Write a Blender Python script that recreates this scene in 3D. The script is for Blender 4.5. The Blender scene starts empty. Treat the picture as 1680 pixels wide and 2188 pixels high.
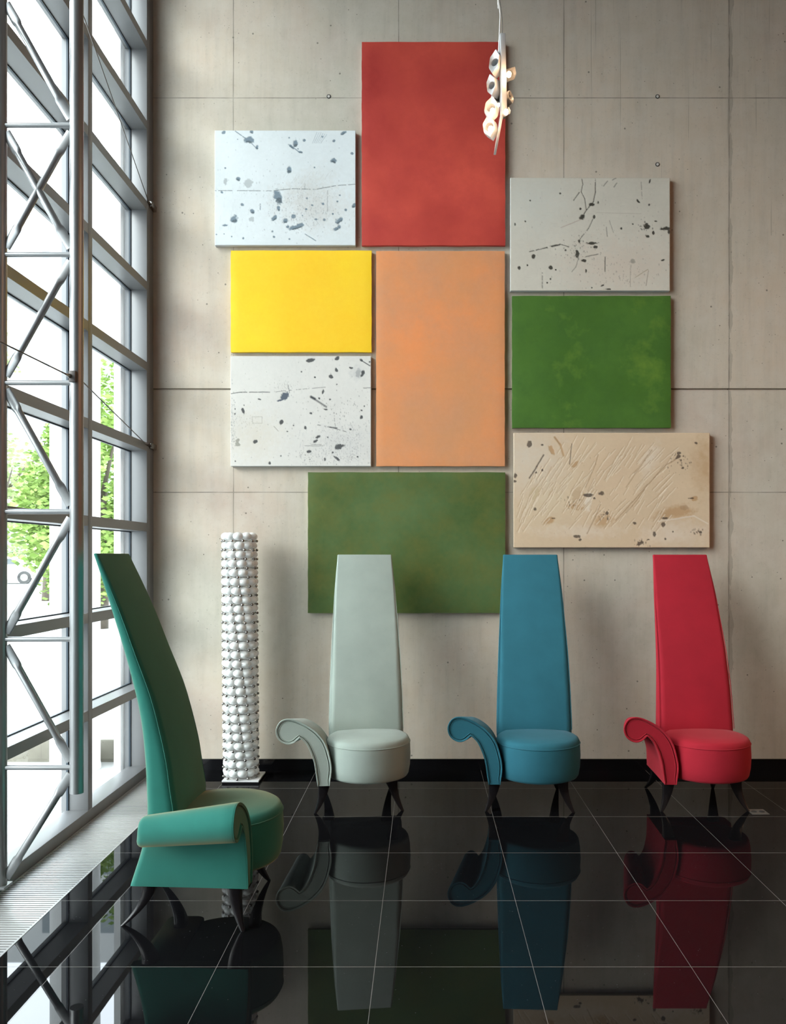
import bpy, bmesh, math, random
import numpy as np
from mathutils import Vector, Matrix

C = bpy.context.scene.collection
SC = bpy.context.scene
F = 1753.0          # focal length in pixels of the 1680 wide frame
CAMZ = 1.555
VX, VY = 907.0, 1190.0

# ------------------------------------------------------------------ camera
cam_d = bpy.data.cameras.new('camera')
cam = bpy.data.objects.new('camera', cam_d)
C.objects.link(cam)
cam.location = (0, 0, CAMZ)
cam.rotation_euler = (math.pi / 2, 0, 0)
cam_d.sensor_fit = 'HORIZONTAL'
cam_d.sensor_width = 36
cam_d.lens = F / 1680 * 36
cam_d.shift_x = (840 - VX) / 1680
cam_d.shift_y = (VY - 1094) / 1680
cam_d.clip_end = 500
SC.camera = cam

# ------------------------------------------------------------------ world (overcast sky)
w = bpy.data.worlds.new('overcast_sky')
SC.world = w
w.use_nodes = True
wn = w.node_tree
wn.nodes.clear()
wo = wn.nodes.new('ShaderNodeOutputWorld')
wb = wn.nodes.new('ShaderNodeBackground')
wt = wn.nodes.new('ShaderNodeTexCoord')
ws = wn.nodes.new('ShaderNodeSeparateXYZ')
wr = wn.nodes.new('ShaderNodeValToRGB')
wn.links.new(wt.outputs['Generated'], ws.inputs[0])
wr.color_ramp.elements[0].position = 0.0      # sky behind the viewer
wr.color_ramp.elements[0].color = (0.25, 0.28, 0.30, 1)
wr.color_ramp.elements[1].position = 0.90     # brightest part of the cloud layer, ahead
wr.color_ramp.elements[1].color = (0.92, 1.0, 1.10, 1)
_e = wr.color_ramp.elements.new(0.70)
_e.color = (0.42, 0.46, 0.49, 1)
wmr = wn.nodes.new('ShaderNodeMapRange')
wmr.inputs[1].default_value = -1.0
wmr.inputs[2].default_value = 1.0
wn.links.new(ws.outputs['Y'], wmr.inputs[0])
wn.links.new(wmr.outputs[0], wr.inputs[0])
wn.links.new(wr.outputs[0], wb.inputs[0])
wb.inputs[1].default_value = 22.0
# brighter, hazy patch of the overcast sky where the sun stands behind the clouds (left, behind the viewer)
sd = wn.nodes.new('ShaderNodeVectorMath'); sd.operation = 'DOT_PRODUCT'
sd.inputs[1].default_value = Vector((-0.76, -0.50, 0.47)).normalized()
nm = wn.nodes.new('ShaderNodeVectorMath'); nm.operation = 'NORMALIZE'
wn.links.new(wt.outputs['Generated'], nm.inputs[0])
wn.links.new(nm.outputs[0], sd.inputs[0])
sm = wn.nodes.new('ShaderNodeMath'); sm.operation = 'MAXIMUM'; sm.inputs[1].default_value = 0.0
sp_ = wn.nodes.new('ShaderNodeMath'); sp_.operation = 'POWER'; sp_.inputs[1].default_value = 22.0
sg = wn.nodes.new('ShaderNodeMath'); sg.operation = 'MULTIPLY'; sg.inputs[1].default_value = 30.0
wb2 = wn.nodes.new('ShaderNodeBackground'); wb2.inputs[0].default_value = (1.0, 0.98, 0.94, 1)
wn.links.new(sd.outputs['Value'], sm.inputs[0]); wn.links.new(sm.outputs[0], sp_.inputs[0]); wn.links.new(sp_.outputs[0], sg.inputs[0]); wn.links.new(sg.outputs[0], wb2.inputs[1])
wadd = wn.nodes.new('ShaderNodeAddShader')
wn.links.new(wb.outputs[0], wadd.inputs[0]); wn.links.new(wb2.outputs[0], wadd.inputs[1])
wn.links.new(wadd.outputs[0], wo.inputs[0])

SC.view_settings.view_transform = 'Standard'
SC.view_settings.look = 'None'
SC.view_settings.gamma = 1
SC.view_settings.use_curve_mapping = False
SC.view_settings.exposure = -0.43
SC.cycles.max_bounces = 10
SC.cycles.diffuse_bounces = 5
SC.cycles.transparent_max_bounces = 16
SC.cycles.use_denoising = True
SC.cycles.sample_clamp_indirect = 8.0

# unseen hall lamps, placed to wash the right wall with warm light (fixtures are built further down)
UNSEEN_LAMPS = [(x, y) for y in (-3.0, 0.5, 4.0) for x in (8.2, 10.2)]
for i, (x, y) in enumerate(UNSEEN_LAMPS):
    ld = bpy.data.lights.new('wall_wash_light', 'AREA')
    ld.shape = 'DISK'
    ld.size = 0.5
    ld.energy = 90
    ld.color = (1.0, 0.62, 0.36)
    lo = bpy.data.objects.new('wall_wash_light', ld)
    lo.location = (x, y, 6.10)
    C.objects.link(lo)


# ------------------------------------------------------------------ helpers
def px(x, y, D):
    """world point seen at photo pixel (x, y) at distance D from the camera"""
    return Vector(((x - VX) * D / F, D, CAMZ + (VY - y) * D / F))


def tag(o, label=None, cat=None, group=None, kind=None):
    if label: o['label'] = label
    if cat: o['category'] = cat
    if group: o['group'] = group
    if kind: o['kind'] = kind
    return o


def obj(name, bm, mat, parent=None, smooth=False):
    me = bpy.data.meshes.new(name)
    bmesh.ops.recalc_face_normals(bm, faces=bm.faces[:])
    bm.to_mesh(me)
    bm.free()
    if smooth:
        me.polygons.foreach_set('use_smooth', [True] * len(me.polygons))
        if smooth != 'all':
            me.set_sharp_from_angle(angle=math.radians(40))
    if mat is not None:
        for m in (mat if isinstance(mat, (list, tuple)) else [mat]):
            me.materials.append(m)
    o = bpy.data.objects.new(name, me)
    C.objects.link(o)
    if parent: o.parent = parent
    return o


def empty(name, loc=(0, 0, 0), rz=0):
    o = bpy.data.objects.new(name, None)
    o.empty_display_size = 0.1
    o.location = loc
    o.rotation_euler = (0, 0, rz)
    C.objects.link(o)
    return o


def box(bm, x0, x1, y0, y1, z0, z1, M=None, bev=0.0):
    vs = [bm.verts.new(Vector(p)) for p in ((x0, y0, z0), (x1, y0, z0), (x1, y1, z0), (x0, y1, z0),
                                            (x0, y0, z1), (x1, y0, z1), (x1, y1, z1), (x0, y1, z1))]
    fs = [bm.faces.new([vs[i] for i in f]) for f in
          ((0, 3, 2, 1), (4, 5, 6, 7), (0, 1, 5, 4), (1, 2, 6, 5), (2, 3, 7, 6), (3, 0, 4, 7))]
    if bev:
        es = list({e for f in fs for e in f.edges})
        r = bmesh.ops.bevel(bm, geom=es, offset=bev, segments=2, affect='EDGES', profile=0.5)
        vs = list({v for f in r['faces'] for v in f.verts} | {v for v in vs if v.is_valid})
    if M is not None:
        for v in vs: v.co = M @ v.co
    return vs


def frame_of(d):
    d = d.normalized()
    a = Vector((0, 0, 1)) if abs(d.z) < 0.9 else Vector((1, 0, 0))
    u = d.cross(a).normalized()
    return u, d.cross(u).normalized()


def loft(bm, rings, cap=True, closed=True):
    vr = [[bm.verts.new(Vector(p)) for p in r] for r in rings]
    n = len(vr[0])
    for a, b in zip(vr[:-1], vr[1:]):
        for i in range(n if closed else n - 1):
            j = (i + 1) % n
            bm.faces.new((a[i], a[j], b[j], b[i]))
    if cap and closed:
        bm.faces.new(vr[0][::-1])
        bm.faces.new(vr[-1])
    return vr


def tube(bm, pts, r, n=12, cap=True, closed_path=False):
    pts = [Vector(p) for p in pts]
    rs = r if isinstance(r, (list, tuple)) else [r] * len(pts)
    rings = []
    u = None
    for i, p in enumerate(pts):
        if closed_path:
            d = pts[(i + 1) % len(pts)] - pts[i - 1]
        else:
            d = pts[min(i + 1, len(pts) - 1)] - pts[max(i - 1, 0)]
        d.normalize()
        if u is None:
            u, v = frame_of(d)
        else:
            u = (u - d * u.dot(d)).normalized()
            v = d.cross(u)
        rings.append([p + (u * math.cos(2 * math.pi * k / n) + v * math.sin(2 * math.pi * k / n)) * rs[i] for k in range(n)])
    if closed_path:
        vr = [[bm.verts.new(q) for q in rg] for rg in rings]
        m = len(vr)
        for i in range(m):
            a, b = vr[i], vr[(i + 1) % m]
            for k in range(n):
                j = (k + 1) % n
                bm.faces.new((a[k], a[j], b[j], b[k]))
    else:
        loft(bm, rings, cap)


def lathe(bm, prof, cx=0, cy=0, n=48):
    rings = []
    for r, z in prof:
        rings.append([(cx + r * math.cos(2 * math.pi * k / n), cy + r * math.sin(2 * math.pi * k / n), z) for k in range(n)])
    loft(bm, rings, True)


def catmull(pts, sub=4):
    out = []
    P = [np.array(p, float) for p in pts]
    for i in range(len(P) - 1):
        p0 = P[i - 1] if i > 0 else 2 * P[0] - P[1]
        p1, p2 = P[i], P[i + 1]
        p3 = P[i + 2] if i + 2 < len(P) else 2 * P[-1] - P[-2]
        for k in range(sub):
            t = k / sub
            out.append(0.5 * ((2 * p1) + (-p0 + p2) * t + (2 * p0 - 5 * p1 + 4 * p2 - p3) * t * t + (-p0 + 3 * p1 - 3 * p2 + p3) * t ** 3))
    out.append(P[-1])
    return out


# ------------------------------------------------------------------ materials
def new_mat(name):
    m = bpy.data.materials.new(name)
    m.use_nodes = True
    nt = m.node_tree
    b = nt.nodes['Principled BSDF']
    return m, nt, b


def N(nt, t, **kw):
    n = nt.nodes.new(t)
    for k, v in kw.items():
        if isinstance(v, (int, float, str, bool)) and hasattr(n, k):
            setattr(n, k, v)
        else:
            n.inputs[k].default_value = v
    return n


def simple(name, col, rough=0.5, metal=0.0, spec=0.5, emit=None, es=0.0, noise=0.0, nscale=20, bump=0.0, coat=0.0):
    m, nt, b = new_mat(name)
    b.inputs['Base Color'].default_value = (*col, 1)
    b.inputs['Roughness'].default_value = rough
    b.inputs['Metallic'].default_value = metal
    b.inputs['Specular IOR Level'].default_value = spec
    b.inputs['Coat Weight'].default_value = coat
    if emit:
        b.inputs['Emission Color'].default_value = (*emit, 1)
        b.inputs['Emission Strength'].default_value = es
    tc = N(nt, 'ShaderNodeTexCoord')
    nz = N(nt, 'ShaderNodeTexNoise')
    nz.inputs['Scale'].default_value = nscale
    nz.inputs['Detail'].default_value = 4
    nt.links.new(tc.outputs['Object'], nz.inputs['Vector'])
    if noise:
        mx = N(nt, 'ShaderNodeMix', data_type='RGBA')
        mx.inputs['A'].default_value = (*[c * (1 - noise) for c in col], 1)
        mx.inputs['B'].default_value = (*[min(1, c * (1 + noise)) for c in col], 1)
        nt.links.new(nz.outputs['Fac'], mx.inputs['Factor'])
        nt.links.new(mx.outputs['Result'], b.inputs['Base Color'])
    if bump:
        bp = N(nt, 'ShaderNodeBump')
        bp.inputs['Strength'].default_value = bump
        bp.inputs['Distance'].default_value = 0.002
        nt.links.new(nz.outputs['Fac'], bp.inputs['Height'])
        nt.links.new(bp.outputs[0], b.inputs['Normal'])
    return m


def math_n(nt, op, a, b=None, c=None):
    n = nt.nodes.new('ShaderNodeMath')
    n.operation = op
    for i, v in enumerate((a, b, c)):
        if v is None: continue
        if isinstance(v, (int, float)):
            n.inputs[i].default_value = v
        else:
            nt.links.new(v, n.inputs[i])
    return n.outputs[0]


def mixc(nt, fac, a, b, blend='MIX'):
    n = nt.nodes.new('ShaderNodeMix')
    n.data_type = 'RGBA'
    n.blend_type = blend
    for key, v in (('Factor', fac), ('A', a), ('B', b)):
        if isinstance(v, tuple):
            n.inputs[key].default_value = (*v, 1) if len(v) == 3 else v
        elif isinstance(v, (int, float)):
            n.inputs[key].default_value = v
        else:
            nt.links.new(v, n.inputs[key])
    return n.outputs['Result']


def noise_n(nt, vec, scale, detail=4, rough=0.55, sx=1, sy=1, sz=1, off=0):
    mp = nt.nodes.new('ShaderNodeMapping')
    mp.inputs['Scale'].default_value = (sx, sy, sz)
    mp.inputs['Location'].default_value = (off, off, off)
    nt.links.new(vec, mp.inputs[0])
    n = nt.nodes.new('ShaderNodeTexNoise')
    n.inputs['Scale'].default_value = scale
    n.inputs['Detail'].default_value = detail
    n.inputs['Roughness'].default_value = rough
    nt.links.new(mp.outputs[0], n.inputs['Vector'])
    return n.outputs['Fac']


def ramp(nt, fac, p0, p1):
    n = nt.nodes.new('ShaderNodeMapRange')
    nt.links.new(fac, n.inputs[0])
    n.inputs[1].default_value = p0
    n.inputs[2].default_value = p1
    return n.outputs[0]


def concrete_mat(name, joints=True):
    m, nt, b = new_mat(name)
    tc = N(nt, 'ShaderNodeTexCoord').outputs['Object']
    sp = nt.nodes.new('ShaderNodeSeparateXYZ')
    nt.links.new(tc, sp.inputs[0])
    X, Z = sp.outputs['X'], sp.outputs['Z']
    big = ramp(nt, noise_n(nt, tc, 0.55, 3, off=4.2), 0.36, 0.64)
    col = mixc(nt, big, (0.57, 0.485, 0.385), (0.46, 0.45, 0.38))
    pink = ramp(nt, noise_n(nt, tc, 1.1, 3, off=11), 0.5, 0.72)
    col = mixc(nt, math_n(nt, 'MULTIPLY', pink, 0.7), col, (0.50, 0.40, 0.335))
    st = ramp(nt, noise_n(nt, tc, 3.0, 5, 0.6, sx=5, sy=1, sz=0.45), 0.45, 0.75)
    col = mixc(nt, math_n(nt, 'MULTIPLY', st, 0.42), col, (0.33, 0.31, 0.26))
    mott = ramp(nt, noise_n(nt, tc, 6.5, 7, 0.68, off=2), 0.35, 0.7)
    col = mixc(nt, math_n(nt, 'MULTIPLY', mott, 0.5), col, (0.60, 0.565, 0.50))
    fine = ramp(nt, noise_n(nt, tc, 45, 4, 0.7), 0.58, 0.74)
    col = mixc(nt, math_n(nt, 'MULTIPLY', fine, 0.35), col, (0.30, 0.28, 0.23))
    # small blow holes
    vo = nt.nodes.new('ShaderNodeTexVoronoi')
    vo.inputs['Scale'].default_value = 9
    nt.links.new(tc, vo.inputs['Vector'])
    hole = math_n(nt, 'LESS_THAN', vo.outputs['Distance'], 0.06)
    vo2 = nt.nodes.new('ShaderNodeTexVoronoi')
    vo2.inputs['Scale'].default_value = 21
    nt.links.new(tc, vo2.inputs['Vector'])
    hole = math_n(nt, 'MAXIMUM', hole, math_n(nt, 'LESS_THAN', vo2.outputs['Distance'], math_n(nt, 'MULTIPLY', noise_n(nt, tc, 8, 2, off=17), 0.13)))
    sparse = math_n(nt, 'GREATER_THAN', noise_n(nt, tc, 2.3, 2, off=7), 0.5)
    hole = math_n(nt, 'MULTIPLY', hole, sparse)
    col = mixc(nt, math_n(nt, 'MULTIPLY', hole, 0.75), col, (0.12, 0.11, 0.09))
    if joints:
        wob = math_n(nt, 'MULTIPLY', math_n(nt, 'SUBTRACT', noise_n(nt, tc, 3, 4), 0.5), 0.008)
        xs = math_n(nt, 'ADD', X, wob)
        md = math_n(nt, 'ABSOLUTE', math_n(nt, 'SUBTRACT', math_n(nt, 'MODULO', math_n(nt, 'ADD', xs, 0.188 + 0.603 + 12.06), 1.206), 0.603))
        jn = math_n(nt, 'LESS_THAN', md, 0.0035)
        for z in (4.904, 2.027):
            d = math_n(nt, 'ABSOLUTE', math_n(nt, 'SUBTRACT', math_n(nt, 'ADD', Z, math_n(nt, 'MULTIPLY', wob, 0.5)), z))
            jn = math_n(nt, 'MAXIMUM', jn, math_n(nt, 'LESS_THAN', d, 0.0034))
        amt = math_n(nt, 'ADD', 0.35, math_n(nt, 'MULTIPLY', ramp(nt, noise_n(nt, tc, 4, 4, off=3), 0.35, 0.65), 0.45))
        # rough, stained seam on the right
        d3 = math_n(nt, 'ABSOLUTE', math_n(nt, 'SUBTRACT', xs, 2.235))
        wid = math_n(nt, 'MULTIPLY', ramp(nt, noise_n(nt, tc, 5, 5, off=5), 0.4, 0.7), 0.028)
        seam = math_n(nt, 'LESS_THAN', d3, wid)
        col = mixc(nt, math_n(nt, 'MULTIPLY', seam, 0.40), col, (0.22, 0.20, 0.17))
        # stained borders beside the vertical joints
        halo = math_n(nt, 'MULTIPLY', math_n(nt, 'SUBTRACT', 1.0, ramp(nt, md, 0.0, 0.03)), ramp(nt, noise_n(nt, tc, 2, 4, off=9), 0.4, 0.65))
        col = mixc(nt, math_n(nt, 'MULTIPLY', halo, 0.30), col, (0.33, 0.27, 0.20))
        # thin drip marks running down the right field
        dr = ramp(nt, noise_n(nt, tc, 8, 2, 0.5, sx=7, sy=1, sz=0.10, off=1.3), 0.66, 0.72)
        rt = math_n(nt, 'MULTIPLY', math_n(nt, 'GREATER_THAN', X, 1.2), math_n(nt, 'GREATER_THAN', Z, 3.9))
        col = mixc(nt, math_n(nt, 'MULTIPLY', math_n(nt, 'MULTIPLY', dr, rt), 0.45), col, (0.25, 0.23, 0.19))
        col = mixc(nt, math_n(nt, 'MULTIPLY', jn, amt), col, (0.13, 0.12, 0.10))
    nt.links.new(col, b.inputs['Base Color'])
    b.inputs['Roughness'].default_value = 0.75
    b.inputs['Specular IOR Level'].default_value = 0.25
    bp = N(nt, 'ShaderNodeBump')
    bp.inputs['Strength'].default_value = 0.25
    bp.inputs['Distance'].default_value = 0.004
    nt.links.new(noise_n(nt, tc, 22, 6, 0.65), bp.inputs['Height'])
    nt.links.new(bp.outputs[0], b.inputs['Normal'])
    return m


def floor_mat():
    m, nt, b = new_mat('polished_black_granite')
    tc = N(nt, 'ShaderNodeTexCoord').outputs['Object']
    sp = nt.nodes.new('ShaderNodeSeparateXYZ')
    nt.links.new(tc, sp.inputs[0])
    dx = math_n(nt, 'ABSOLUTE', math_n(nt, 'SUBTRACT', math_n(nt, 'MODULO', math_n(nt, 'ADD', sp.outputs['X'], 0.188 + 0.3 + 12), 0.6), 0.3))
    dy = math_n(nt, 'ABSOLUTE', math_n(nt, 'SUBTRACT', math_n(nt, 'MODULO', math_n(nt, 'ADD', sp.outputs['Y'], 12.6 - 0.112 - 0.3 + 0.0), 0.6), 0.3))
    jn = math_n(nt, 'MAXIMUM', math_n(nt, 'LESS_THAN', dx, 0.0009), math_n(nt, 'LESS_THAN', dy, 0.0013))
    vo = nt.nodes.new('ShaderNodeTexVoronoi')
    vo.inputs['Scale'].default_value = 34
    nt.links.new(tc, vo.inputs['Vector'])
    fleck = math_n(nt, 'LESS_THAN', vo.outputs['Distance'], 0.055)
    fleck = math_n(nt, 'MULTIPLY', fleck, math_n(nt, 'GREATER_THAN', noise_n(nt, tc, 9, 3, off=3), 0.52))
    col = mixc(nt, noise_n(nt, tc, 60, 4), (0.003, 0.003, 0.0035), (0.007, 0.007, 0.008))
    col = mixc(nt, math_n(nt, 'MULTIPLY', fleck, 0.8), col, (0.10, 0.10, 0.105))
    col = mixc(nt, jn, col, (0.22, 0.21, 0.20))
    nt.links.new(col, b.inputs['Base Color'])
    b.inputs['Specular IOR Level'].default_value = 0.0
    b.inputs['Roughness'].default_value = 0.6
    fr = nt.nodes.new('ShaderNodeFresnel'); fr.inputs[0].default_value = 1.16
    gl = nt.nodes.new('ShaderNodeBsdfGlossy'); gl.inputs['Roughness'].default_value = 0.015
    mx = nt.nodes.new('ShaderNodeMixShader')
    amt = math_n(nt, 'ADD', 0.075, math_n(nt, 'MULTIPLY', fr.outputs[0], 0.35))
    amt = math_n(nt, 'MULTIPLY', amt, math_n(nt, 'SUBTRACT', 1.0, math_n(nt, 'MULTIPLY', jn, 0.7)))
    nt.links.new(amt, mx.inputs[0])
    nt.links.new(b.outputs[0], mx.inputs[1])
    nt.links.new(gl.outputs[0], mx.inputs[2])
    nt.links.new(mx.outputs[0], nt.nodes['Material Output'].inputs[0])
    return m


def fabric_mat(name, col, sheen=0.25, tint=(1, 1, 1)):
    m, nt, b = new_mat(name)
    tc = N(nt, 'ShaderNodeTexCoord').outputs['Object']
    f = ramp(nt, noise_n(nt, tc, 5, 4, off=2), 0.3, 0.7)
    c = mixc(nt, f, tuple(v * 0.92 for v in col), tuple(min(1, v * 1.07) for v in col))
    weave = noise_n(nt, tc, 450, 2, 0.6)
    c = mixc(nt, math_n(nt, 'MULTIPLY', weave, 0.18), c, tuple(v * 0.55 for v in col))
    nt.links.new(c, b.inputs['Base Color'])
    b.inputs['Roughness'].default_value = 0.85
    b.inputs['Specular IOR Level'].default_value = 0.2
    b.inputs['Sheen Weight'].default_value = sheen
    b.inputs['Sheen Roughness'].default_value = 0.45
    b.inputs['Sheen Tint'].default_value = (*tint, 1)
    bp = N(nt, 'ShaderNodeBump')
    bp.inputs['Strength'].default_value = 0.12
    bp.inputs['Distance'].default_value = 0.001
    nt.links.new(weave, bp.inputs['Height'])
    nt.links.new(bp.outputs[0], b.inputs['Normal'])
    return m


def paint_mat(name, c1, c2, c3, scale=1.6, seed=0.0, spots=0.0, spotc=(0.3, 0.5, 0.1)):
    """brushed paint on canvas: cloudy mottling between three close tones"""
    m, nt, b = new_mat(name)
    tc = N(nt, 'ShaderNodeTexCoord').outputs['Object']
    a = ramp(nt, noise_n(nt, tc, scale, 4, 0.55, off=seed), 0.32, 0.68)
    col = mixc(nt, a, c1, c2)
    f = ramp(nt, noise_n(nt, tc, scale * 2.4, 6, 0.7, off=seed + 5), 0.4, 0.75)
    col = mixc(nt, math_n(nt, 'MULTIPLY', f, 0.7), col, c3)
    g = ramp(nt, noise_n(nt, tc, scale * 14, 6, 0.75, off=seed + 8), 0.3, 0.8)
    col = mixc(nt, math_n(nt, 'MULTIPLY', g, 0.16), col, tuple(min(1, v * 1.5 + 0.02) for v in c3))
    if spots:
        h = ramp(nt, noise_n(nt, tc, scale * 1.7, 5, 0.62, off=seed + 13), 0.54, 0.74)
        col = mixc(nt, math_n(nt, 'MULTIPLY', h, spots), col, spotc)
    nt.links.new(col, b.inputs['Base Color'])
    b.inputs['Roughness'].default_value = 0.6
    b.inputs['Specular IOR Level'].default_value = 0.25
    bp = N(nt, 'ShaderNodeBump')
    bp.inputs['Strength'].default_value = 0.2
    bp.inputs['Distance'].default_value = 0.003
    nt.links.new(noise_n(nt, tc, 60, 5, 0.7), bp.inputs['Height'])
    nt.links.new(bp.outputs[0], b.inputs['Normal'])
    return m


def attr_mat(name):
    m, nt, b = new_mat(name)
    at = nt.nodes.new('ShaderNodeAttribute')
    at.attribute_name = 'plaster'
    nt.links.new(at.outputs['Color'], b.inputs['Base Color'])
    b.inputs['Roughness'].default_value = 0.7
    b.inputs['Specular IOR Level'].default_value = 0.2
    return m


def glass_mat():
    m = bpy.data.materials.new('window_glass')
    m.use_nodes = True
    nt = m.node_tree
    nt.nodes.clear()
    o = nt.nodes.new('ShaderNodeOutputMaterial')
    mx = nt.nodes.new('ShaderNodeMixShader')
    tr = nt.nodes.new('ShaderNodeBsdfTransparent')
    gl = nt.nodes.new('ShaderNodeBsdfGlossy')
    fr = nt.nodes.new('ShaderNodeFresnel')
    tr.inputs[0].default_value = (0.93, 0.97, 0.96, 1)
    gl.inputs['Roughness'].default_value = 0.0
    fr.inputs[0].default_value = 1.4
    nt.links.new(fr.outputs[0], mx.inputs[0])
    nt.links.new(tr.outputs[0], mx.inputs[1])
    nt.links.new(gl.outputs[0], mx.inputs[2])
    nt.links.new(mx.outputs[0], o.inputs[0])
    return m


M = {}
M['concrete'] = concrete_mat('board_marked_concrete')
M['floor'] = floor_mat()
M['glass'] = glass_mat()
M['alu'] = simple('painted_aluminium', (0.18, 0.185, 0.19), 0.42, 0.3, 0.5)
M['steel'] = simple('brushed_silver_steel', (0.27, 0.28, 0.285), 0.33, 0.6, 0.5)
M['cable'] = simple('steel_cable', (0.10, 0.09, 0.085), 0.5, 0.3)
M['gasket'] = simple('black_rubber', (0.02, 0.035, 0.05), 0.5)
M['black_stone'] = simple('black_stone', (0.006, 0.006, 0.007), 0.08, 0, 0.5)
M['grille'] = simple('anodised_aluminium', (0.40, 0.40, 0.395), 0.4, 0.3)
M['dark'] = simple('dark_void', (0.03, 0.03, 0.03), 0.8)
M['plaster'] = simple('white_plaster', (0.22, 0.21, 0.20), 0.8, noise=0.04)
M['terracotta'] = simple('terracotta_wall_panel', (0.50, 0.20, 0.09), 0.6, noise=0.08, nscale=3)
M['lacquer'] = simple('black_lacquer', (0.008, 0.007, 0.008), 0.18, 0, 0.6)
M['globe'] = simple('opal_white_globe', (0.76, 0.79, 0.78), 0.15, 0, 0.5, emit=(1.0, 1.0, 0.97), es=0.07)  # weak emission stands in for light passing through the opal, lifts the shaded side
M['chrome'] = simple('chrome', (0.36, 0.34, 0.32), 0.12, 1.0)
M['white_metal'] = simple('white_lacquered_metal', (0.80, 0.80, 0.80), 0.35)
M['wood'] = simple('pale_stretcher_wood', (0.62, 0.57, 0.47), 0.7)
M['paving'] = simple('pale_stone_paving', (0.33, 0.33, 0.325), 0.8, noise=0.06, nscale=3)
M['gravel'] = simple('white_gravel', (0.36, 0.36, 0.35), 0.9, noise=0.25, nscale=14, bump=0.5)
M['kerb'] = simple('weathered_stone', (0.16, 0.15, 0.12), 0.9, noise=0.5, nscale=5)
M['trunk'] = simple('grey_bark', (0.12, 0.10, 0.08), 0.9, noise=0.3)
M['car_paint'] = simple('white_car_paint', (0.72, 0.74, 0.76), 0.2, 0, 0.6, coat=0.5)
M['tyre'] = simple('black_tyre', (0.05, 0.05, 0.05), 0.8)
M['car_glass'] = simple('dark_car_glass', (0.10, 0.12, 0.13), 0.1)
M['facade'] = simple('pale_render', (0.82, 0.84, 0.85), 0.8, noise=0.03)
M['facade_glass'] = simple('grey_window_glass', (0.32, 0.37, 0.40), 0.2)
M['bulb'] = simple('lit_halogen_bulb', (1, 0.9, 0.8), 0.3, emit=(1.0, 0.72, 0.45), es=22)
M['lamp_plate'] = simple('satin_white_metal', (0.42, 0.43, 0.44), 0.35, 0.2)
M['reflector'] = simple('mirror_reflector', (0.75, 0.72, 0.68), 0.15, 0.9)
M['plug'] = simple('pale_mortar_plug', (0.55, 0.54, 0.50), 0.7)
M['lamp_glow'] = simple('frosted_warm_diffuser', (1, 1, 1), 0.5, emit=(1.0, 0.75, 0.5), es=6)
M['socket'] = simple('brushed_socket_plate', (0.17, 0.165, 0.155), 0.35, 0.6)


def leaf_mat(name, c1, c2):
    m, nt, b = new_mat(name)
    oi = nt.nodes.new('ShaderNodeTexCoord')
    nz = noise_n(nt, oi.outputs['Object'], 3, 3)
    col = mixc(nt, ramp(nt, nz, 0.3, 0.7), c1, c2)
    nt.links.new(col, b.inputs['Base Color'])
    b.inputs['Roughness'].default_value = 0.6
    b.inputs['Specular IOR Level'].default_value = 0.2
    return m


M['leaf'] = leaf_mat('bright_green_leaves', (0.14, 0.26, 0.04), (0.30, 0.42, 0.12))
M['leaf2'] = leaf_mat('pale_green_leaves', (0.24, 0.34, 0.12), (0.42, 0.50, 0.26))

# ================================================================== SETTING
WY = 5.99      # face of the concrete wall
WX = -1.975    # inner face of the glazing frames
ZTOP = 6.25

bm = bmesh.new()
box(bm, WX + 0.32, 11.5, -6.0, WY, -0.2, 0.0)
tag(obj('floor', bm, M['floor']), 'polished black granite floor tiles with thin pale joints', kind='structure')

bm = bmesh.new()
GZ = 2.778
box(bm, -2.09, 11.5, WY, WY + 0.3, -0.2, GZ - 0.005)
box(bm, -2.09, 11.5, WY + 0.02, WY + 0.3, GZ - 0.005, GZ + 0.008)
box(bm, -2.09, 11.5, WY - 0.004, WY + 0.3, GZ + 0.008, ZTOP)
wall = obj('wall_back', bm, M['concrete'])
tag(wall, 'tall board-marked concrete wall with formwork joints', kind='structure')
for (x, y) in ((703, 207), (1405, 207), (1405, 352)):
    p = px(x, y, WY)
    for nm, r0, r1, mt, dy in (('tie_hole_ring', 0.016, 0.010, M['dark'], 0.0055), ('tie_plug', 0.0095, 0.002, M['plug'], 0.0085)):
        bm = bmesh.new()
        rings = [[(p.x + r * math.cos(a), WY - d, p.z + r * math.sin(a)) for a in [2 * math.pi * k / 20 for k in range(20)]]
                 for r, d in ((r0, 0.0), (r0, dy), (r1, dy + 0.001))]
        loft(bm, rings)
        tag(obj(nm, bm, mt, wall), kind='structure')

bm = bmesh.new()
box(bm, WX + 0.0, 11.5, WY - 0.014, WY, 0.0, 0.082, bev=0.001)
for k in range(16):
    pass
tag(obj('baseboard_back', bm, M['black_stone']), 'black polished stone skirting along the concrete wall', kind='structure')

bm = bmesh.new()
box(bm, 11.5, 11.7, -6.0, WY + 0.3, -0.2, ZTOP)
tag(obj('wall_right', bm, M['terracotta']), kind='structure')
bm = bmesh.new()
box(bm, -2.3, 11.7, -6.2, -6.0, -0.2, ZTOP)
tag(obj('wall_front', bm, M['plaster']), kind='structure')
bm = bmesh.new()
box(bm, -2.3, 11.7, -6.2, WY + 0.3, ZTOP, ZTOP + 0.2)
tag(obj('ceiling', bm, M['plaster']), kind='structure')

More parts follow.
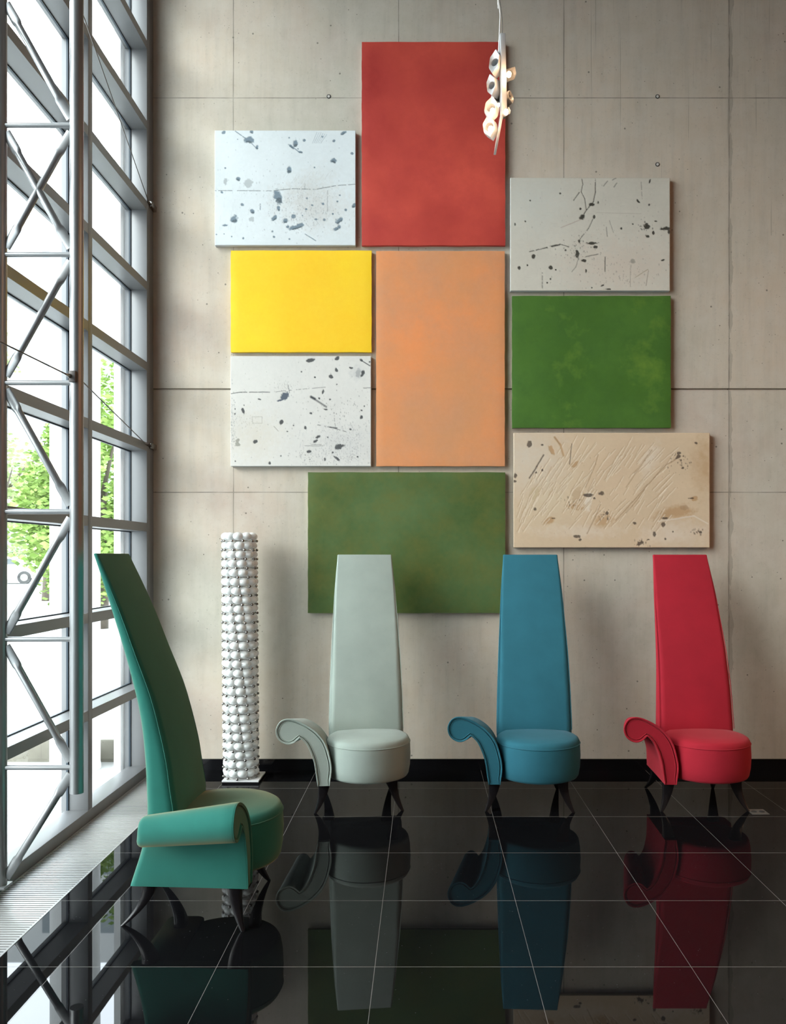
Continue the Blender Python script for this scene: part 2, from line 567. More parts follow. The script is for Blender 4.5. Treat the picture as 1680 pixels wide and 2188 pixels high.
# ---- glazed wall on the left: one window per bay, far bay first
RAILS = [0.622 + 0.5725 * k for k in range(10)]
PITCH = 1.02
bay = 0
y_m = 5.84
while y_m > 1.5:
    ya, yb = y_m - PITCH + 0.06, y_m          # clear opening between two mullions
    bm = bmesh.new()
    box(bm, -2.09, WX, y_m, y_m + 0.06, 0.0, ZTOP, bev=0.003)
    for z in RAILS:
        box(bm, -2.09, WX - 0.001, ya, yb, z - 0.03, z + 0.03)
    bm2 = bmesh.new()
    box(bm2, -2.135, -2.102, y_m + 0.004, y_m + 0.056, 0.0, ZTOP)
    for z in RAILS:
        box(bm2, -2.130, -2.102, ya, yb, z - 0.027, z + 0.027)
    fr = obj('window_%d' % (bay + 1), bm, M['alu'], smooth=True)
    tag(fr, 'silver framed glazed bay of the tall window wall', kind='structure')
    tag(obj('outer_cap', bm2, M['alu'], fr), kind='structure')
    bm = bmesh.new()
    box(bm, -2.102, -2.09, y_m - 0.007, y_m + 0.067, 0.0, ZTOP)
    for z in RAILS:
        box(bm, -2.102, -2.09, ya, yb, z - 0.037, z + 0.037)
    tag(obj('gasket', bm, M['gasket'], fr), kind='structure')
    zs = [0.03] + RAILS + [ZTOP]
    bm = bmesh.new()
    for z0, z1 in zip(zs[:-1], zs[1:]):
        vs = [bm.verts.new(q) for q in ((-2.096, ya - 0.02, z0), (-2.096, yb + 0.02, z0), (-2.096, yb + 0.02, z1), (-2.096, ya - 0.02, z1))]
        bm.faces.new(vs)
    tag(obj('pane', bm, M['glass'], fr), kind='structure')
    bay += 1
    y_m -= PITCH
bm = bmesh.new()
box(bm, -2.11, WX + 0.004, -6.0, WY, -0.02, 0.066, bev=0.004)
tag(obj('trim_1', bm, M['alu'], smooth=True), 'bottom rail of the window wall', kind='structure')
bm = bmesh.new()
box(bm, -2.09, WX - 0.004, 5.90, WY, 0.0, ZTOP)
tag(obj('trim_2', bm, M['alu']), 'closing strip between window wall and concrete wall', kind='structure')

bm = bmesh.new()
box(bm, -2.35, WX, -6.0, 0.80, -0.2, ZTOP)  # unseen wall added to shorten the glazing and cut daylight
tag(obj('wall_left_added', bm, M['plaster']), 'unseen plastered wall added beside the glazing to cut window light', kind='structure')
# ---- floor grille in front of the window
GX0, GX1 = WX + 0.006, -1.648
gr = empty('floor_grille', (0, 0, 0))
tag(gr, 'long pale aluminium floor grille with fine cross slats along the window wall', 'grille')
bm = bmesh.new()
y = 0.85
while y < WY - 0.03:
    box(bm, GX0 + 0.012, GX1 - 0.008, y, y + 0.013, -0.02, -0.001)
    y += 0.0215
obj('slats', bm, M['grille'], gr)
bm = bmesh.new()
box(bm, GX0, GX0 + 0.012, 0.82, WY - 0.016, -0.03, 0.0)
box(bm, GX1 - 0.008, GX1 + 0.0005, 0.82, WY - 0.016, -0.03, 0.0015)
obj('edge_frame', bm, M['grille'], gr)
bm = bmesh.new()
box(bm, -2.1, GX1 - 0.002, -6.0, WY, -0.2, -0.06)
tag(obj('trim_3', bm, M['dark']), 'dark convector trench under the grille', kind='structure')

# ================================================================== LATTICE COLUMN
TY = 3.72
TS = F / TY
XO, XI = -1.925, px(164, 0, TY).x
rung_px = [1640, 1366, 1093, 818, 544, 268]
RZ = [CAMZ + (VY - v) / TS for v in rung_px]
while RZ[-1] < 5.4:
    RZ.append(RZ[-1] + 0.583)
ZB = CAMZ + (VY - 1694) / TS
tr = empty('lattice_column', (XO, TY, 0))
tag(tr, 'silver steel tube lattice column standing against the window wall', 'column')


def tobj(name, bm, mat, par, smooth=True):
    o = obj(name, bm, mat, par, smooth=smooth)
    o.matrix_parent_inverse = par.matrix_basis.inverted()
    return o


bm = bmesh.new(); tube(bm, [(XO, TY, 0.0655), (XO, TY, ZTOP)], 0.030, 24); tobj('chord', bm, M['steel'], tr)
bm = bmesh.new(); tube(bm, [(XI, TY, ZB), (XI, TY, ZTOP)], 0.030, 24); tobj('chord', bm, M['steel'], tr)
bm = bmesh.new(); box(bm, XO - 0.045, XO + 0.04, TY - 0.04, TY + 0.04, 0.058, 0.070, bev=0.002); tobj('foot_plate', bm, M['steel'], tr)
for z in RZ:
    bm = bmesh.new(); tube(bm, [(XO, TY, z), (XI, TY, z)], 0.0115, 16); tobj('rung', bm, M['steel'], tr)


def brace(x0, z0, x1, z1):
    """round tube with flattened ends"""
    a, b = Vector((x0, TY, z0)), Vector((x1, TY, z1))
    d = (b - a).normalized()
    L = (b - a).length
    u = Vector((0, 1, 0)); v = d.cross(u)
    rings = []
    for s, ru, rv in ((0, .004, .020), (.085, .004, .022), (.10, .009, .0215), (.115, .016, .0165), (L - .115, .016, .0165), (L - .10, .009, .0215), (L - .085, .004, .022), (L, .004, .020)):
        c = a + d * s
        rings.append([c + u * math.cos(2 * math.pi * k / 20) * ru + v * math.sin(2 * math.pi * k / 20) * rv for k in range(20)])
    bm = bmesh.new(); loft(bm, rings)
    return tobj('brace', bm, M['steel'], tr)


xo, xi = XO + 0.028, XI - 0.028
g = 0.03
brace(xi, RZ[0] - g, xo, 0.10)
brace(xo, RZ[1] - g, xi, RZ[0] + g)
brace(xi, RZ[2] - g, xo, RZ[1] + g)
brace(xo, RZ[3] - g, xi, RZ[2] + g)
brace(xi, RZ[4] - g, xo, RZ[3] + g)
brace(xi, RZ[5] - g, xo, RZ[4] + g)
brace(xo, RZ[5] - g, xi, RZ[4] + g)
for k in range(5, len(RZ) - 1):
    if k % 2: brace(xo, RZ[k + 1] - g, xi, RZ[k] + g)
    else: brace(xi, RZ[k + 1] - g, xo, RZ[k] + g)
for z in RZ[1::2]:
    bm = bmesh.new(); box(bm, WX - 0.01, XO - 0.02, TY - 0.006, TY + 0.006, z - 0.03, z + 0.03)
    tobj('bracket', bm, M['steel'], tr)


def tie_rod(p0, p1, r, label):
    e = empty('tie_rod', p0)
    tag(e, label, 'rod')
    p0, p1 = Vector(p0), Vector(p1)
    d = (p1 - p0).normalized()
    bm = bmesh.new(); tube(bm, [p0, p1], r, 10); tobj('rod', bm, M['cable'], e)
    for p, s in ((p0, 1), (p1, -1)):
        bm = bmesh.new()
        tube(bm, [p, p + d * s * 0.012, p + d * s * 0.03, p + d * s * 0.06], [0.010, 0.012, 0.009, 0.004], 12)
        tobj('clevis', bm, M['chrome'], e)
    return e


zt = CAMZ + (VY - 808) / TS
tie_rod((XI + 0.01, TY, zt), (-1.985, 5.88, px(0, 953, 5.9).z), 0.0032, 'thin steel tie rod from the lattice column down to the wall corner, lower one')
tie_rod((XI - 0.012, TY - 0.025, zt), (-1.66, 0.75, zt + 0.01), 0.0032, 'thin dark tie rod running from the lattice column toward the viewer')
tie_rod((XI + 0.01, TY, CAMZ + (VY - 6) / (F / TY)), (-1.975, 5.89, px(0, 437, 5.9).z), 0.0028, 'thin steel cable from the lattice column to the wall corner, upper one')
bm = bmesh.new(); box(bm, XI - 0.018, XI + 0.012, TY - 0.045, TY - 0.025, zt - 0.025, zt + 0.025, bev=0.003); tobj('rod_lug', bm, M['cable'], tr)
for yy, name in ((953, 'rod_anchor'), (437, 'rod_anchor')):
    p = px(323, yy, 5.9)
    bm = bmesh.new()
    box(bm, p.x - 0.02, p.x + 0.012, 5.885, WY + 0.0, p.z - 0.02, p.z + 0.02, bev=0.004)
    tube(bm, [(p.x, 5.87, p.z), (p.x, 5.90, p.z)], 0.012, 12)
    tag(obj(name, bm, M['chrome'], smooth=True), 'small steel rod anchor in the wall corner, ' + ('lower of two' if yy > 900 else 'upper of two'), 'anchor', 'rod anchors in the wall corner')

# ================================================================== ARMCHAIRS
ARM_IN = [(-.178, .168), (-.165, .267), (-.178, .35), (-.205, .43), (-.254, .495), (-.311, .538), (-.377, .570), (-.432, .580), (-.472, .566), (-.495, .534),
          (-.501, .50), (-.489, .462), (-.462, .436), (-.425, .424), (-.39, .434), (-.358, .462)]
ARM_OUT = [(-.358, .462), (-.335, .442), (-.308, .405), (-.274, .316), (-.259, .219), (-.250, .168)]
A1 = catmull(ARM_IN, 3)
A2 = catmull(ARM_OUT, 3)
ARM = np.array(A1 + A2[1:])
if True:
    # orientation: make counter-clockwise
    area = np.sum(ARM[:, 0] * np.roll(ARM[:, 1], -1) - np.roll(ARM[:, 0], -1) * ARM[:, 1])
    ARM_SIGN = 1 if area > 0 else -1


def inset(P, d):
    """move each point of a closed outline inward by d"""
    nx = np.roll(P, -1, 0) - np.roll(P, 1, 0)
    nx /= np.linalg.norm(nx, axis=1)[:, None] + 1e-9
    nrm = np.stack([-nx[:, 1], nx[:, 0]], 1) * ARM_SIGN
    return P + nrm * d


def arm_at(t):
    x = -.178 + (ARM[:, 0] + .178) * (1 - .29 * t)
    z = .168 + (ARM[:, 1] - .168) * (1 - .18 * t)
    return np.stack([x, z], 1)


def rr_section(xc, w, y0, y1, z, r, n=6):
    """rounded rectangle, front face y0, back y1"""
    pts = []
    r = min(r, (y1 - y0) * 0.45)
    for cx, cy, a0 in ((xc + w - r, y1 - r, 0), (xc - w + r, y1 - r, 90), (xc - w + r, y0 + r, 180), (xc + w - r, y0 + r, 270)):
        for k in range(n + 1):
            a = math.radians(a0 + 90 * k / n)
            pts.append((cx + r * math.cos(a), cy + r * math.sin(a), z))
    return pts


BACK = [  # z, front y, rear y, half width
    (.182, .06, .235, .232), (.30, .055, .205, .238), (.44, .055, .190, .243), (.56, .072, .193, .241), (.68, .090, .200, .238), (.82, .122, .216, .233),
    (.96, .162, .243, .227), (1.14, .232, .292, .217), (1.30, .294, .343, .208), (1.44, .355, .390, .197), (1.53, .398, .421, .189), (1.565, .414, .434, .187)]


def make_chair(mat, label, loc, rz):
    t = empty('high_back_armchair', loc, rz)
    tag(t, label, 'armchair')
    # seat drum
    cx, cy = .062, -.088
    bm = bmesh.new()
    lathe(bm, [(.10, .187), (.232, .187), (.246, .192), (.254, .205), (.262, .25), (.266, .32), (.2635, .375), (.2625, .395), (.259, .412), (.251, .426), (.236, .435), (.15, .443), (.02, .446)], cx, cy, 64)
    seat = obj('seat', bm, mat, t, smooth='all')
    bm = bmesh.new()
    tube(bm, [(cx + .2632 * math.cos(2 * math.pi * k / 64), cy + .2632 * math.sin(2 * math.pi * k / 64), .398) for k in range(64)], .0028, 6, closed_path=True)
    obj('welt', bm, mat, seat, smooth='all')
    # back
    bm = bmesh.new()
    zs = np.array([b[0] for b in BACK])
    path = catmull(BACK, 4)
    rings = []
    for b in path:
        rings.append(rr_section(.055, b[3], b[1], b[2], b[0], .042))
    z, y0, y1, hw = path[-1]
    rings.append(rr_section(.055, hw - .002, y0 + .002, y1 - .001, z + .004, .02))
    rings.append(rr_section(.055, hw - .006, y0 + .006, y1 - .005, z + .006, .01))
    loft(bm, rings)
    back = obj('backrest', bm, mat, t, smooth='all')
    # edge welts of the back: thin seams along both front edges
    bm = bmesh.new()
    for s in (-1, 1):
        tube(bm, [(.055 + s * (b[3] - .003), b[1] + .010, b[0]) for b in path[8:]], .0022, 6)
    obj('welt', bm, mat, back, smooth='all')
    # arm
    bm = bmesh.new()
    Y0, Y1 = -.262, .120
    rings = []

    def ring(P, y): rings.append([(p[0], y, p[1]) for p in P])
    a0 = arm_at(0)
    for d, dy in ((.0215, -.002), (.0195, -.0045), (.0175, -.004), (.0165, .003), (.0120, .003), (.0110, -.005), (.0085, -.007), (.0035, -.007), (.001, -.004)):
        P = inset(a0, d)
        P[:, 1] = np.where(a0[:, 1] < .19, a0[:, 1], P[:, 1])
        ring(P, Y0 + dy)
    ring(a0, Y0)

    def ring2(d, tt, dy):
        b0 = arm_at(tt)
        P = inset(b0, d) if d else b0
        P[:, 1] = np.where(b0[:, 1] < .19, b0[:, 1], P[:, 1])
        rings.append([(p[0], Y0 + (Y1 - Y0) * tt + dy + tt ** 2 * .090 * min(1, max(0, (.43 - p[1]) / .25)), p[1]) for p in P])
    for k in range(1, 9):
        ring2(0, k / 8, 0)
    ring2(.003, 1, .010)
    ring2(.010, 1, .020)
    ring2(.019, 1, .026)
    loft(bm, rings)
    arm = obj('armrest', bm, mat, t, smooth=True)
    bm = bmesh.new()
    o1 = inset(a0, .003)
    o2 = inset(a0, .013)
    tube(bm, [(p[0], Y0 - .006, p[1]) for p in o1], .0026, 6)
    obj('piping', bm, mat, arm, smooth='all')
    # legs
    for tx, ty, fx, fy in ((-.213, -.205, -.266, -.25), (.205, -.195, .266, -.25), (-.185, .165, -.222, .27), (.19, .150, .222, .25)):
        rings = []
        for k in range(11):
            s = k / 10
            q = s ** 1.9
            c = Vector((tx + (fx - tx) * q, ty + (fy - ty) * q, (.186 if tx > 0 else .1672) * (1 - s) + .0005 * s))
            h = .0275 * (1 - s) ** .85 + .0085
            ang = math.atan2(fy - ty, fx - tx)
            ring_ = []
            for a in range(16):
                al = 2 * math.pi * a / 16
                ca, sa = math.cos(al), math.sin(al)
                e = (abs(ca) ** 5 + abs(sa) ** 5) ** (-1 / 5)
                ring_.append(c + Vector((ca * e * h, sa * e * h * .85, 0)))
            rings.append(ring_)
        bm = bmesh.new()
        loft(bm, rings)
        obj('leg', bm, M['lacquer'], t, smooth=True)
    return t


F_PALE = fabric_mat('pale_sage_wool', (0.35, 0.415, 0.375), 0.12)
F_BLUE = fabric_mat('petrol_blue_wool', (0.026, 0.140, 0.190), 0.10, (.6, .85, 1))
F_RED = fabric_mat('crimson_wool', (0.37, 0.015, 0.030), 0.10, (1, .5, .5))
F_TEAL = fabric_mat('teal_green_wool', (0.017, 0.165, 0.135), 0.38, (1, .72, .35))  # warm sheen tint stands in for warm room light on the fabric
make_chair(F_TEAL, 'teal green one-armed armchair with tall curved back, side-on beside the window', (-1.00, 3.68, 0), math.radians(89))
make_chair(F_PALE, 'pale sage grey one-armed armchair with tall tapering back, beside the globe lamp', (-.424, 5.25, 0), math.radians(6))
make_chair(F_BLUE, 'petrol blue one-armed armchair with tall tapering back, between pale and red chairs', (.655, 5.25, 0), math.radians(-3))
make_chair(F_RED, 'crimson red one-armed armchair with tall tapering back, at the right', (1.715, 5.26, 0), math.radians(0))

# ================================================================== GLOBE FLOOR LAMP
LX, LY = px(515.5, 0, 5.74).x, 5.74
lamp = empty('globe_floor_lamp', (LX, LY, 0))
tag(lamp, 'tall white column lamp of stacked glass globes with chrome caps on a white plate', 'floor lamp')
bm = bmesh.new(); box(bm, -.125 + .02, .125 + .02, -.12, .12, 0, .012); obj('plate_underside', bm, M['lacquer'], lamp)
bm = bmesh.new(); box(bm, -.126 + .02, .126 + .02, -.121, .121, .012, .022, bev=.001); obj('base_plate', bm, M['white_metal'], lamp)
bm = bmesh.new(); tube(bm, [(0, 0, .02), (0, 0, 1.66)], .012, 12); obj('pole', bm, M['white_metal'], lamp, smooth=True)
ROWS, PER = 27, 10
P_Z = 0.0629
globes, caps = [], []
for r in range(ROWS):
    z = 0.062 + P_Z * r
    ph = -r * math.radians(4.6)
    for k in range(PER):
        a = ph + 2 * math.pi * k / PER
        lean = -0.012 * (z / 1.7)
        globes.append(Vector((.092 * math.cos(a) + lean, .092 * math.sin(a), z)))
        a2 = a + math.pi / PER
        caps.append(Vector((.119 * math.cos(a2) + lean, .119 * math.sin(a2), z - P_Z / 2)))


def sphere_mesh(name, r, mat, u=20, v=12, sz=1.0):
    bm = bmesh.new()
    bmesh.ops.create_uvsphere(bm, u_segments=u, v_segments=v, radius=r)
    for q in bm.verts: q.co.z *= sz
    me = bpy.data.meshes.new(name)
    bm.to_mesh(me); bm.free()
    me.polygons.foreach_set('use_smooth', [True] * len(me.polygons))
    me.materials.append(mat)
    return me


def scatter(name, pts, me, keep):
    order = sorted(pts, key=lambda p: (p.y + .25 * abs(p.x)))
    near, rest = order[:keep], order[keep:]
    for p in near:
        o = bpy.data.objects.new(name, me)
        o.parent = lamp
        o.location = p
        C.objects.link(o)
    bm = bmesh.new()
    for p in rest:
        n0 = len(bm.verts)
        bm.from_mesh(me)
        bm.verts.ensure_lookup_table()
        for q in bm.verts[n0:]: q.co += p
    o = obj(name, bm, me.materials[0], lamp, smooth='all')
    o['kind'] = 'stuff'


scatter('globe', globes, sphere_mesh('globe', .0360, M['globe'], sz=.79), 100)
scatter('chrome_cap', caps, sphere_mesh('chrome_cap', .0105, M['chrome'], 10, 6), 100)
bm = bmesh.new()
for r in range(ROWS):
    z = 0.062 + P_Z * (r - .5)
    if z < .03: z = .032
    lean = -0.012 * (z / 1.7)
    tube(bm, [(.115 * math.cos(2 * math.pi * k / 36) + lean, .115 * math.sin(2 * math.pi * k / 36), z) for k in range(36)], .0016, 5, closed_path=True)
    for k in range(3):
        a = 2 * math.pi * k / 3 + r * .14
        tube(bm, [(lean, 0, z), (lean + .115 * math.cos(a), .115 * math.sin(a), z)], .0016, 5)
obj('wire_rings', bm, M['chrome'], lamp, smooth='all')

# ================================================================== PANELS ON THE WALL
PD = 5.945      # distance of the front faces
rnd = np.random.RandomState(5)


def smooth_noise(shape, cells, seed, octaves=4, per=0.5):
    rs = np.random.RandomState(seed)
    H, W = shape
    out = np.zeros(shape)
    amp, tot = 1.0, 0
    c = cells
    for _ in range(octaves):
        gh, gw = int(c * H / W) + 3, int(c) + 3
        gdd = rs.rand(gh, gw)
        yy = np.linspace(0, gh - 1.001, H); xx = np.linspace(0, gw - 1.001, W)
        yi, xi_ = yy.astype(int), xx.astype(int)
        fy, fx = yy - yi, xx - xi_
        fy = fy * fy * (3 - 2 * fy); fx = fx * fx * (3 - 2 * fx)
        a = gdd[yi][:, xi_]; b = gdd[yi][:, xi_ + 1]; cc = gdd[yi + 1][:, xi_]; d = gdd[yi + 1][:, xi_ + 1]
        out += amp * ((a * (1 - fx) + b * fx) * (1 - fy[:, None]) + (cc * (1 - fx) + d * fx) * fy[:, None])
        tot += amp
        amp *= per; c *= 2
    return out / tot


class Art:
    """plaster relief picture worked out on a grid of points; drawing units are those of the sketch (w x h)"""
    def __init__(s, W, H, bx0, by0, bx1, by1, base, seed):
        s.W, s.H = W, H
        s.x0, s.y0, s.x1, s.y1 = bx0, by0, bx1, by1
        s.X, s.Y = np.meshgrid(np.linspace(bx0, bx1, W), np.linspace(by0, by1, H))
        n = smooth_noise((H, W), 5, seed, 5)
        n2 = smooth_noise((H, W), 60, seed + 1, 3, .7)
        s.col = np.array(base)[None, None, :] * (0.93 + 0.10 * n + 0.07 * (n2 - .5))[:, :, None]
        s.rag = smooth_noise((H, W), 45, seed + 2, 3, .7) - .5
        s.rs = np.random.RandomState(seed + 3)

    def mix(s, m, c):
        m = np.clip(m, 0, 1)[:, :, None]
        s.col = s.col * (1 - m) + np.array(c)[None, None, :] * m

    def blob(s, cx, cy, rx, ry, ang=0, c=(.05, .06, .07), a=1.0, rag=1.1, soft=.25):
        t = math.radians(ang); rx *= 1.2; ry *= 1.2
        dx, dy = s.X - cx, s.Y - cy
        u = (dx * math.cos(t) + dy * math.sin(t)) / rx
        v = (-dx * math.sin(t) + dy * math.cos(t)) / ry
        r = np.sqrt(u * u + v * v) + s.rag * rag
        s.mix(np.clip((1 - r) / soft, 0, 1) * a, c)

    def line(s, pts, w=3, c=(.08, .08, .08), a=.8, gap=.25):
        for (ax, ay), (bx, by) in zip(pts[:-1], pts[1:]):
            dx, dy = bx - ax, by - ay
            L2 = dx * dx + dy * dy
            t = np.clip(((s.X - ax) * dx + (s.Y - ay) * dy) / L2, 0, 1); ww = w * 1.3
            d = np.hypot(s.X - ax - t * dx + s.rag * 5, s.Y - ay - t * dy + s.rag * 5)
            m = np.clip(1.25 - d / ww, 0, 1) * min(1, a * 1.1) * (s.rag > -gap)
            s.mix(m, c)

    def specks(s, cx, cy, rx, ry, n, c=(.15, .15, .15), a=.6, size=(2, 6)):
        for _ in range(n):
            x = cx + s.rs.randn() * rx; y = cy + s.rs.randn() * ry
            r = s.rs.uniform(*size) * 1.25
            i0, i1 = np.searchsorted(s.X[0], (x - 14, x + 14)); j0, j1 = np.searchsorted(s.Y[:, 0], (y - 14, y + 14))
            if i1 <= i0 or j1 <= j0: continue
            sx = s.X[j0:j1, i0:i1]; sy = s.Y[j0:j1, i0:i1]
            k = s.rs.uniform(.4, 1); d = np.hypot((sx - x) / k, (sy - y) * (s.rs.uniform(.6, 1))) / r
            m = (np.clip(1.4 - d, 0, 1) * a)[:, :, None]
            s.col[j0:j1, i0:i1] = s.col[j0:j1, i0:i1] * (1 - m) + np.array(c) * m

    def scratches(s, cx, cy, rx, ry, ang, n, L, c, a=.4, w=2.2):
        for _ in range(n):
            x = cx + s.rs.uniform(-1, 1) * rx; y = cy + s.rs.uniform(-1, 1) * ry
            t = math.radians(ang + s.rs.uniform(-9, 9)); l = L * s.rs.uniform(.4, 1)
            s.line([(x, y), (x + l * math.cos(t), y + l * math.sin(t))], w, c, a * s.rs.uniform(.5, 1))


def art1():
    A = Art(300, 244, 50, 50, 1630, 1335, (.66, .72, .74), 21)
    B = (.13, .19, .24); D = (.07, .09, .10)
    A.blob(1150, 900, 480, 300, 10, (.50, .47, .42), .45, .8, .9)
    A.blob(1150, 620, 300, 180, -30, (.52, .53, .50), .35, .8, .9)
    for b in ((435, 158, 52, 38, 10), (958, 195, 24, 40, 10), (905, 225, 36, 12, 40), (1010, 290, 22, 10, 10), (885, 488, 22, 36, 8), (762, 790, 44, 78, -8), (768, 925, 18, 28, 0),
              (268, 1040, 42, 38, -30), (165, 1112, 28, 12, 0), (470, 955, 22, 24, 0), (842, 1062, 26, 26, 0), (715, 1035, 42, 22, -40), (965, 1130, 90, 24, -18), (1450, 1055, 50, 26, -30),
              (1425, 1145, 40, 20, -35), (1380, 385, 30, 28, 30), (310, 590, 30, 20, 20), (1610, 890, 20, 26, 0), (358, 882, 20, 16, 0), (1490, 78, 34, 16, -30), (525, 235, 14, 22, 20), (460, 62, 22, 24, 30)):
        A.blob(*b, c=B, a=.9, soft=.35)
        A.blob(b[0] + b[2] * .1, b[1] + b[3] * .55, b[2] * .7, b[3] * .35, b[4], D, .7)
    for b in ((170, 625, 20, 34, 10), (425, 640, 46, 40, -30), (460, 1045, 26, 28, 0)):
        A.blob(*b, c=(.38, .42, .43), a=.8)
    for x, y, r in ((168, 470, 8), (308, 148, 8), (150, 72, 20), (130, 740, 14), (1170, 463, 7), (1590, 305, 14), (1055, 160, 14), (1385, 165, 14), (885, 130, 8), (1425, 842, 10), (1455, 775, 9),
                    (1265, 870, 16), (1085, 808, 10), (1278, 1050, 14), (1185, 1045, 14), (240, 1237, 9), (370, 1255, 11), (715, 1240, 11), (890, 1265, 9), (70, 1213, 8), (700, 1180, 10), (870, 1125, 14),
                    (1035, 1000, 9), (1375, 985, 10), (1520, 940, 14), (155, 1208, 5), (985, 255, 8), (1075, 930, 12), (1145, 885, 12), (930, 1012, 22), (1258, 118, 10)):
        A.blob(x, y, r, r * .9, 0, B, .9)
    A.line([(280, 55), (400, 140)], 5, B); A.line([(465, 195), (520, 250)], 4, B); A.line([(920, 230), (1000, 292)], 5, B, gap=.5)
    A.line([(50, 722), (700, 725), (930, 700), (1180, 708), (1420, 665), (1625, 652)], 3.4, D, .8, .12)
    A.line([(1316, 720), (1316, 960)], 2.5, D, .6); A.line([(1062, 640), (1062, 710)], 2.5, D, .6); A.line([(562, 870), (562, 935)], 4, B)
    A.line([(1065, 1210), (1150, 1262), (1185, 1285)], 4, B, .9, .5)
    for k in range(6): A.line([(1200 + k * 22, 60 + k * 6), (1150 + k * 18, 190)], 2.4, B, .5)
    A.specks(1000, 900, 170, 130, 260, (.25, .27, .28), .5, (2, 5)); A.specks(1150, 1050, 260, 90, 160, (.25, .27, .28), .5, (2, 6)); A.specks(800, 700, 500, 400, 160, (.3, .33, .35), .5)
    A.scratches(300, 900, 250, 250, 95, 30, 90, (.42, .46, .48), .4); A.scratches(1150, 750, 300, 260, 120, 60, 90, (.40, .42, .42), .4)
    return A


def art3():
    A = Art(300, 228, 28, 48, 1640, 1190, (.60, .575, .50), 33)
    D = (.035, .033, .025)
    A.blob(1150, 950, 620, 330, 0, (.62, .52, .43), .55, .8, .9); A.blob(250, 300, 400, 400, 0, (.56, .59, .55), .5, .7, 1)
    for b in ((750, 450, 24, 26), (850, 318, 26, 16), (706, 810, 20, 44), (262, 842, 20, 20), (117, 956, 14, 18), (432, 955, 20, 16), (1408, 540, 30, 26), (1600, 560, 52, 20), (1630, 590, 14, 30),
              (865, 708, 54, 12), (885, 748, 20, 14), (772, 886, 24, 13), (532, 207, 9, 9), (228, 277, 8, 8), (178, 488, 9, 9), (200, 935, 10, 13), (735, 360, 10, 10), (915, 297, 9, 14), (874, 440, 10, 16),
              (1420, 640, 18, 15), (1472, 605, 10, 16), (1150, 560, 10, 12), (1318, 282, 24, 10, 50), (1436, 85, 9, 20, 20), (1430, 322, 10, 10), (400, 1110, 9, 9), (850, 1160, 10, 8), (1020, 1175, 30, 7),
              (955, 1140, 20, 7, -25), (1570, 880, 20, 8, -20), (725, 688, 9, 14), (75, 518, 6, 11), (585, 780, 10, 10), (1265, 516, 7, 7), (1495, 487, 12, 6), (792, 990, 7, 18), (488, 978, 8, 8), (434, 1070, 8, 10)):
        A.blob(*b[:4], b[4] if len(b) > 4 else 0, c=D, a=.95)
    A.blob(1262, 890, 24, 20, 0, (.35, .33, .28), .9)
    for x in ((885, 60), ): A.line([(885, 60), (888, 190), (868, 290), (800, 370), (750, 450)], 4.2, D, .85, .3)
    A.line([(750, 60), (760, 110), (745, 190), (780, 260), (795, 370)], 3.6, D, .8, .25); A.line([(724, 195), (668, 275)], 4, D, .8, .2)
    A.line([(874, 440), (820, 560), (745, 650), (712, 710)], 3.6, D, .7, .12); A.line([(222, 795), (390, 755), (530, 720)], 4.5, D, .85, .2); A.line([(400, 752), (525, 724)], 8, D, .8, .15); A.line([(530, 720), (620, 745)], 4, D, .7)
    A.line([(790, 845), (915, 820)], 4, D, .7, .3); A.line([(720, 855), (690, 950), (650, 1000)], 3, D, .6); A.line([(985, 850), (985, 995)], 5, D, .75, .4); A.line([(998, 545), (1008, 640)], 3.5, D, .6)
    A.line([(1030, 480), (1070, 600)], 3, D, .5); A.line([(970, 130), (1010, 80)], 4, D, .6); A.line([(1060, 70), (1095, 50)], 4, D, .6); A.line([(1075, 140), (1105, 100)], 4, D, .6)
    A.line([(1290, 1055), (1420, 972)], 3, (.3, .25, .15), .7, .5); A.line([(1425, 985), (1400, 1140)], 3, (.25, .2, .15), .7, .4); A.line([(1245, 930), (1240, 1150)], 2.6, D, .4)
    A.line([(540, 550), (740, 470)], 3, (.35, .22, .18), .6, .4); A.line([(900, 400), (1350, 410)], 3, (.4, .36, .3), .5); A.line([(1350, 90), (1360, 260)], 3, D, .5, .2); A.line([(352, 1010), (352, 1180)], 5, D, .55, .05)
    A.specks(720, 760, 90, 60, 80, D, .6, (2, 5)); A.specks(1150, 1020, 260, 90, 130, (.2, .17, .14), .5, (2, 6)); A.specks(800, 600, 500, 350, 130, (.25, .23, .2), .5, (2, 5)); A.specks(1380, 560, 40, 40, 20, D, .8, (3, 6))
    A.scratches(800, 600, 780, 550, 5, 50, 110, (.5, .47, .42), .4); A.scratches(700, 600, 600, 550, 92, 36, 120, (.48, .46, .42), .4)
    return A


